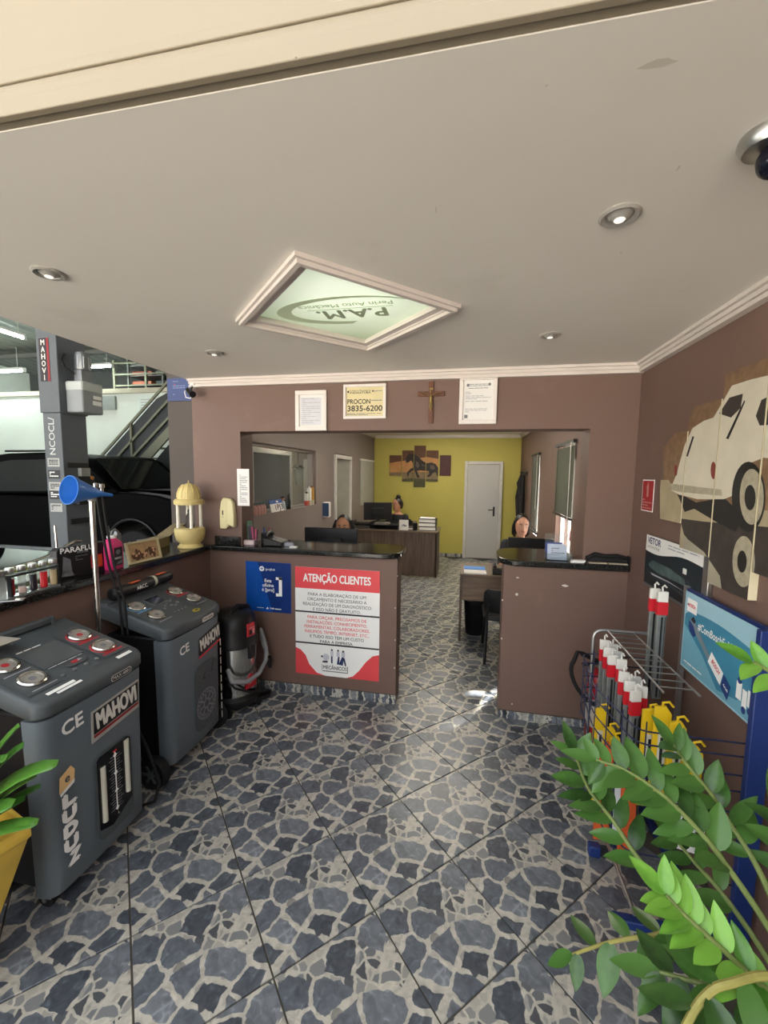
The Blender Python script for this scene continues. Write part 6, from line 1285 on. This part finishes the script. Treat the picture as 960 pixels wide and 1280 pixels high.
for k, (x, y, z, L_) in enumerate(((.66, 2.02, .60, .50), (.685, 1.96, .545, .48), (.80, 1.755, .78, .40), (.83, 1.70, .755, .40), (.86, 1.635, .70, .36), (.775, 1.80, .74, .42), (.70, 1.93, .52, .44))):
    pack('yellow', (x, y, z), rn.uniform(-.2,.2), L_, ('tall yellow wiper pack at the left corner of the rack', 'second yellow wiper pack from the left corner of the rack', 'yellow white wiper pack right of the red bands', 'yellow wiper pack in the right part of the basket', 'rightmost yellow wiper pack in the basket', 'yellow wiper pack just right of the grey packs', 'yellow wiper pack behind the orange card pack')[k], 'yellow wiper packs')
for k, (x, y, z) in enumerate(((.65, 1.895, .50), (.70, 1.875, .49), (.735, 1.845, .50))): pack('orange' if k != 1 else 'navy', (x, y, z), rn.uniform(-.2,.2), .45, ('orange card pack with black lettering low in the rack', 'navy pack with white edge between the orange packs', 'narrow dark orange pack right of the navy pack')[k], 'orange and navy packs')
for k, (x, y, z) in enumerate(((.83, 1.59, .55), (.86, 1.57+.02, .545))): pack('white', (x, y-.0, z), -.2, .22, ('left', 'right')[k]+' white card pack with black print at the near end of the rack', 'white packs')

# ================================================================== ZZ PLANT
LF = leaf_material('zz_leaf', '#1f3c19', '#476f30'); LFB = leaf_material('zz_young_leaf', '#447d27', '#74a83e'); STEM = mat('zz_stem', '#6f7f45', .5, var=.15, scale=30); STEMY = mat('zz_old_stem', '#98924f', .5, var=.15, scale=30)
def leaf_mesh(name, m, ratio=.44, fold=.10, curl=.12):
    mb = MB(); n = 10; vs = []; fs = []
    for i in range(n+1):
        s = i/n; w = ratio*.5*math.sin(PI*s**.8)**.8*(1-.15*s) if 0 < i < n else .004
        zc = -curl*s*s*.6
        vs += [(-w, s, zc+fold*w*1.6), (-w*.5, s, zc+fold*w*.6), (0, s, zc), (w*.5, s, zc+fold*w*.6), (w, s, zc+fold*w*1.6)]
    for i in range(n):
        for k in range(4): fs.append([i*5+k, i*5+k+1, (i+1)*5+k+1, (i+1)*5+k])
    mb.add(vs, fs); me = mb.mesh(name); me.materials.append(m)
    for p in me.polygons: p.use_smooth = True
    return me
LM = [leaf_mesh('leaf', LF), leaf_mesh('leaf', LF, .40, .05, .2), leaf_mesh('leaf', LF, .5, .16, .05)]
LB = [leaf_mesh('leaf', LFB, .5), leaf_mesh('leaf', LFB, .46, .2, .1)]
PB = V(.86, .93, 0)
plant = thing('potted_zz_plant', 'tall potted plant with arching stems of glossy green leaves in the right foreground', 'plant', PB)
def stalk(pts, n, size, start=.25, young=False, r=(.009,.004), seed=0, mt=None, side=None, spread=1.0):
    rnd = random.Random(seed); P = [Vector(p)-PB for p in pts]
    # smooth path
    path = []
    for i in range(len(P)-1):
        p0, p1, p2, p3 = P[max(i-1,0)], P[i], P[i+1], P[min(i+2,len(P)-1)]
        for q in range(6):
            u = q/6; path.append(.5*((2*p1)+(p2-p0)*u+(2*p0-5*p1+4*p2-p3)*u*u+(3*p1-p0-3*p2+p3)*u**3))
    path.append(P[-1]); m = len(path)
    st = MB().tube(path, [r[0]+(r[1]-r[0])*i/(m-1) for i in range(m)], 8).build('stem', mt or STEM, plant, smooth=True)
    for k in range(n):
        s = start+(1-start)*(k+.5)/n; f = s*(m-1); i = min(int(f), m-2); p = path[i].lerp(path[i+1], f-i); d = (path[i+1]-path[i]).normalized()
        view = (CAMP-(p+PB)).normalized(); up = (view*.55+V(0,0,.6)+V(rnd.uniform(-.25,.25), rnd.uniform(-.25,.25), 0)).normalized()
        sd = d.cross(up).normalized()*(1 if k % 2 else -1)
        y = (d*rnd.uniform(.45,.75)+sd*spread*rnd.uniform(.8,1.0)+V(0,0,rnd.uniform(-.1,.15))).normalized()
        x = y.cross(up).normalized(); z = x.cross(y)
        L_ = size*rnd.uniform(.85,1.12)*(1-.25*max(0,s-.8)/.2)
        M = Matrix((x*L_, y*L_, z*L_)).transposed().to_4x4(); M.translation = p
        o = bpy.data.objects.new('leaf', rnd.choice(LB if young else LM)); COL.objects.link(o); o.parent = st; o.matrix_basis = M
    # terminal leaf
    d = (path[-1]-path[-2]).normalized(); up = ((CAMP-(path[-1]+PB)).normalized()*.5+V(0,0,.7)).normalized(); x = d.cross(up).normalized(); z = x.cross(d); L_ = size*.9
    M = Matrix((x*L_, d*L_, z*L_)).transposed().to_4x4(); M.translation = path[-1]
    o = bpy.data.objects.new('leaf', (LB if young else LM)[0]); COL.objects.link(o); o.parent = st; o.matrix_basis = M
RT = PB+V(0,0,.36)
def pp(px, py, y): return at(px, py, 1, y)
stalk([RT+V(-.03,.05,0), pp(930,1190,1.12), pp(816,1094,1.20), pp(765,1024,1.28), pp(735,985,1.33), pp(718,940,1.36)], 15, .108, .42, seed=1)
stalk([RT+V(.0,.06,0), pp(975,1185,1.08), pp(903,1075,1.16), pp(862,1026,1.20), pp(825,991,1.23), pp(780,962,1.26), pp(745,950,1.28)], 18, .112, .30, seed=2)
stalk([RT+V(.03,.05,0), pp(985,1170,1.1), pp(946,1083,1.2), pp(914,1032,1.26), pp(890,994,1.28), pp(858,955,1.30), pp(842,932,1.31)], 15, .108, .35, seed=3)
stalk([RT+V(-.03,.0,0), pp(985,1265,.97), pp(950,1230,.98), pp(890,1175,1.0), pp(857,1145,1.02), pp(832,1118,1.04)], 16, .105, .28, True, seed=4)
stalk([RT+V(-.06,.02,0), pp(930,1200,1.05), pp(850,1168,1.10), pp(811,1170,1.12), pp(762,1178,1.14), pp(716,1193,1.16)], 7, .11, .40, seed=5, mt=STEMY)
stalk([RT+V(-.05,-.04,0), pp(985,1235,.96), pp(910,1230,.93), pp(877,1250,.92), pp(856,1285,.91)], 5, .13, .35, seed=6, mt=STEMY, r=(.009,.008))
stalk([RT+V(.05,.03,0), pp(1060,1150,1.0), pp(1060,1000,1.05), pp(1030,905,1.08), pp(985,855,1.09), pp(942,828,1.10)], 11, .095, .35, True, seed=7)
stalk([RT+V(.05,.06,0), pp(1030,1180,1.1), pp(1010,1110,1.18), pp(990,1060,1.22), pp(975,1010,1.24)], 8, .11, .35, seed=8)
stalk([RT+V(-.06,-.02,0), pp(985,1270,.95), pp(915,1240,.97), pp(860,1225,1.0), pp(825,1215,1.02)], 7, .13, .35, seed=9)
stalk([RT+V(-.01,.05,0), pp(960,1200,1.12), pp(905,1120,1.2), pp(870,1080,1.26), pp(845,1050,1.3)], 7, .10, .4, seed=10)
MB().lathe([(.13,0),(.135,.01),(.17,.33),(.18,.335),(.18,.355),(.165,.355),(.16,.33)], n=32).build('pot', mat('grey_pot', '#8b8880', .6), plant, smooth=True); MB().lathe([(.01,.33),(.155,.335)], n=24).build('soil', mat('dark_soil', '#3a3128', .9, bump=.4, bscale=80), plant)
# ================================================================== LEFT PLANT
PL = V(-1.56, .87, 0)
t = thing('potted_strap_plant', 'green strap leaved plant in a yellow pot at the left edge', 'plant', PL)
MB().lathe([(.05,0),(.055,.01),(.235,.51),(.245,.515),(.245,.56),(.225,.56),(.215,.51)], n=4).xf(Matrix.Rotation(.5,4,'Z')).build('pot', mat('yellow_pot', '#d9b84a', .5, var=.12, scale=10), t, bevel=.006); MB().lathe([(.01,.50),(.18,.505)], n=12).build('soil', mat('dark_soil', '#3a3128', .9), t)
SLF = leaf_material('strap_leaf', '#27561b', '#4f8030')
def strap(tip, w, droop, seed):
    b = V(0.03,0,.50); e = Vector(tip)-PL; mid = b.lerp(e,.5)+V(0,0,droop); n = 8; vs = []; fs = []
    for i in range(n+1):
        u = i/n; p = b.lerp(mid,u).lerp(mid.lerp(e,u),u); d = (mid.lerp(e,u)-b.lerp(mid,u)).normalized(); sd = d.cross(V(.25,-.35,1)).normalized(); nn = sd.cross(d)
        ww = w*1.9*(.5+.5*math.sin(PI*min(1,.15+u*.8)))*(1 if i < n else .82)
        vs += [p-sd*ww+nn*.006, p-nn*.002, p+sd*ww+nn*.006]
    for i in range(n): fs += [[i*3,i*3+1,i*3+4,i*3+3],[i*3+1,i*3+2,i*3+5,i*3+4]]
    o = MB().add(vs, fs).build('leaf', SLF, t, smooth=True); sol = o.modifiers.new('thick', 'SOLIDIFY'); sol.thickness = .0012
for k, (px, py, y, w, dr) in enumerate(((24,908,.92,.010,.10),(28,934,.88,.016,.10),(70,957,.90,.016,.14),(45,970,.92,.013,.08),(50,984,.95,.010,.06),(14,1008,.84,.018,.08),(46,1030,.88,.013,.06),(6,950,.85,.016,.14),(30,1000,.9,.012,.05),(-40,930,.8,.016,.15),(-60,990,.8,.016,.1),(-20,890,.9,.014,.1))):
    strap(at(px, py, 1, y), w, dr, k)
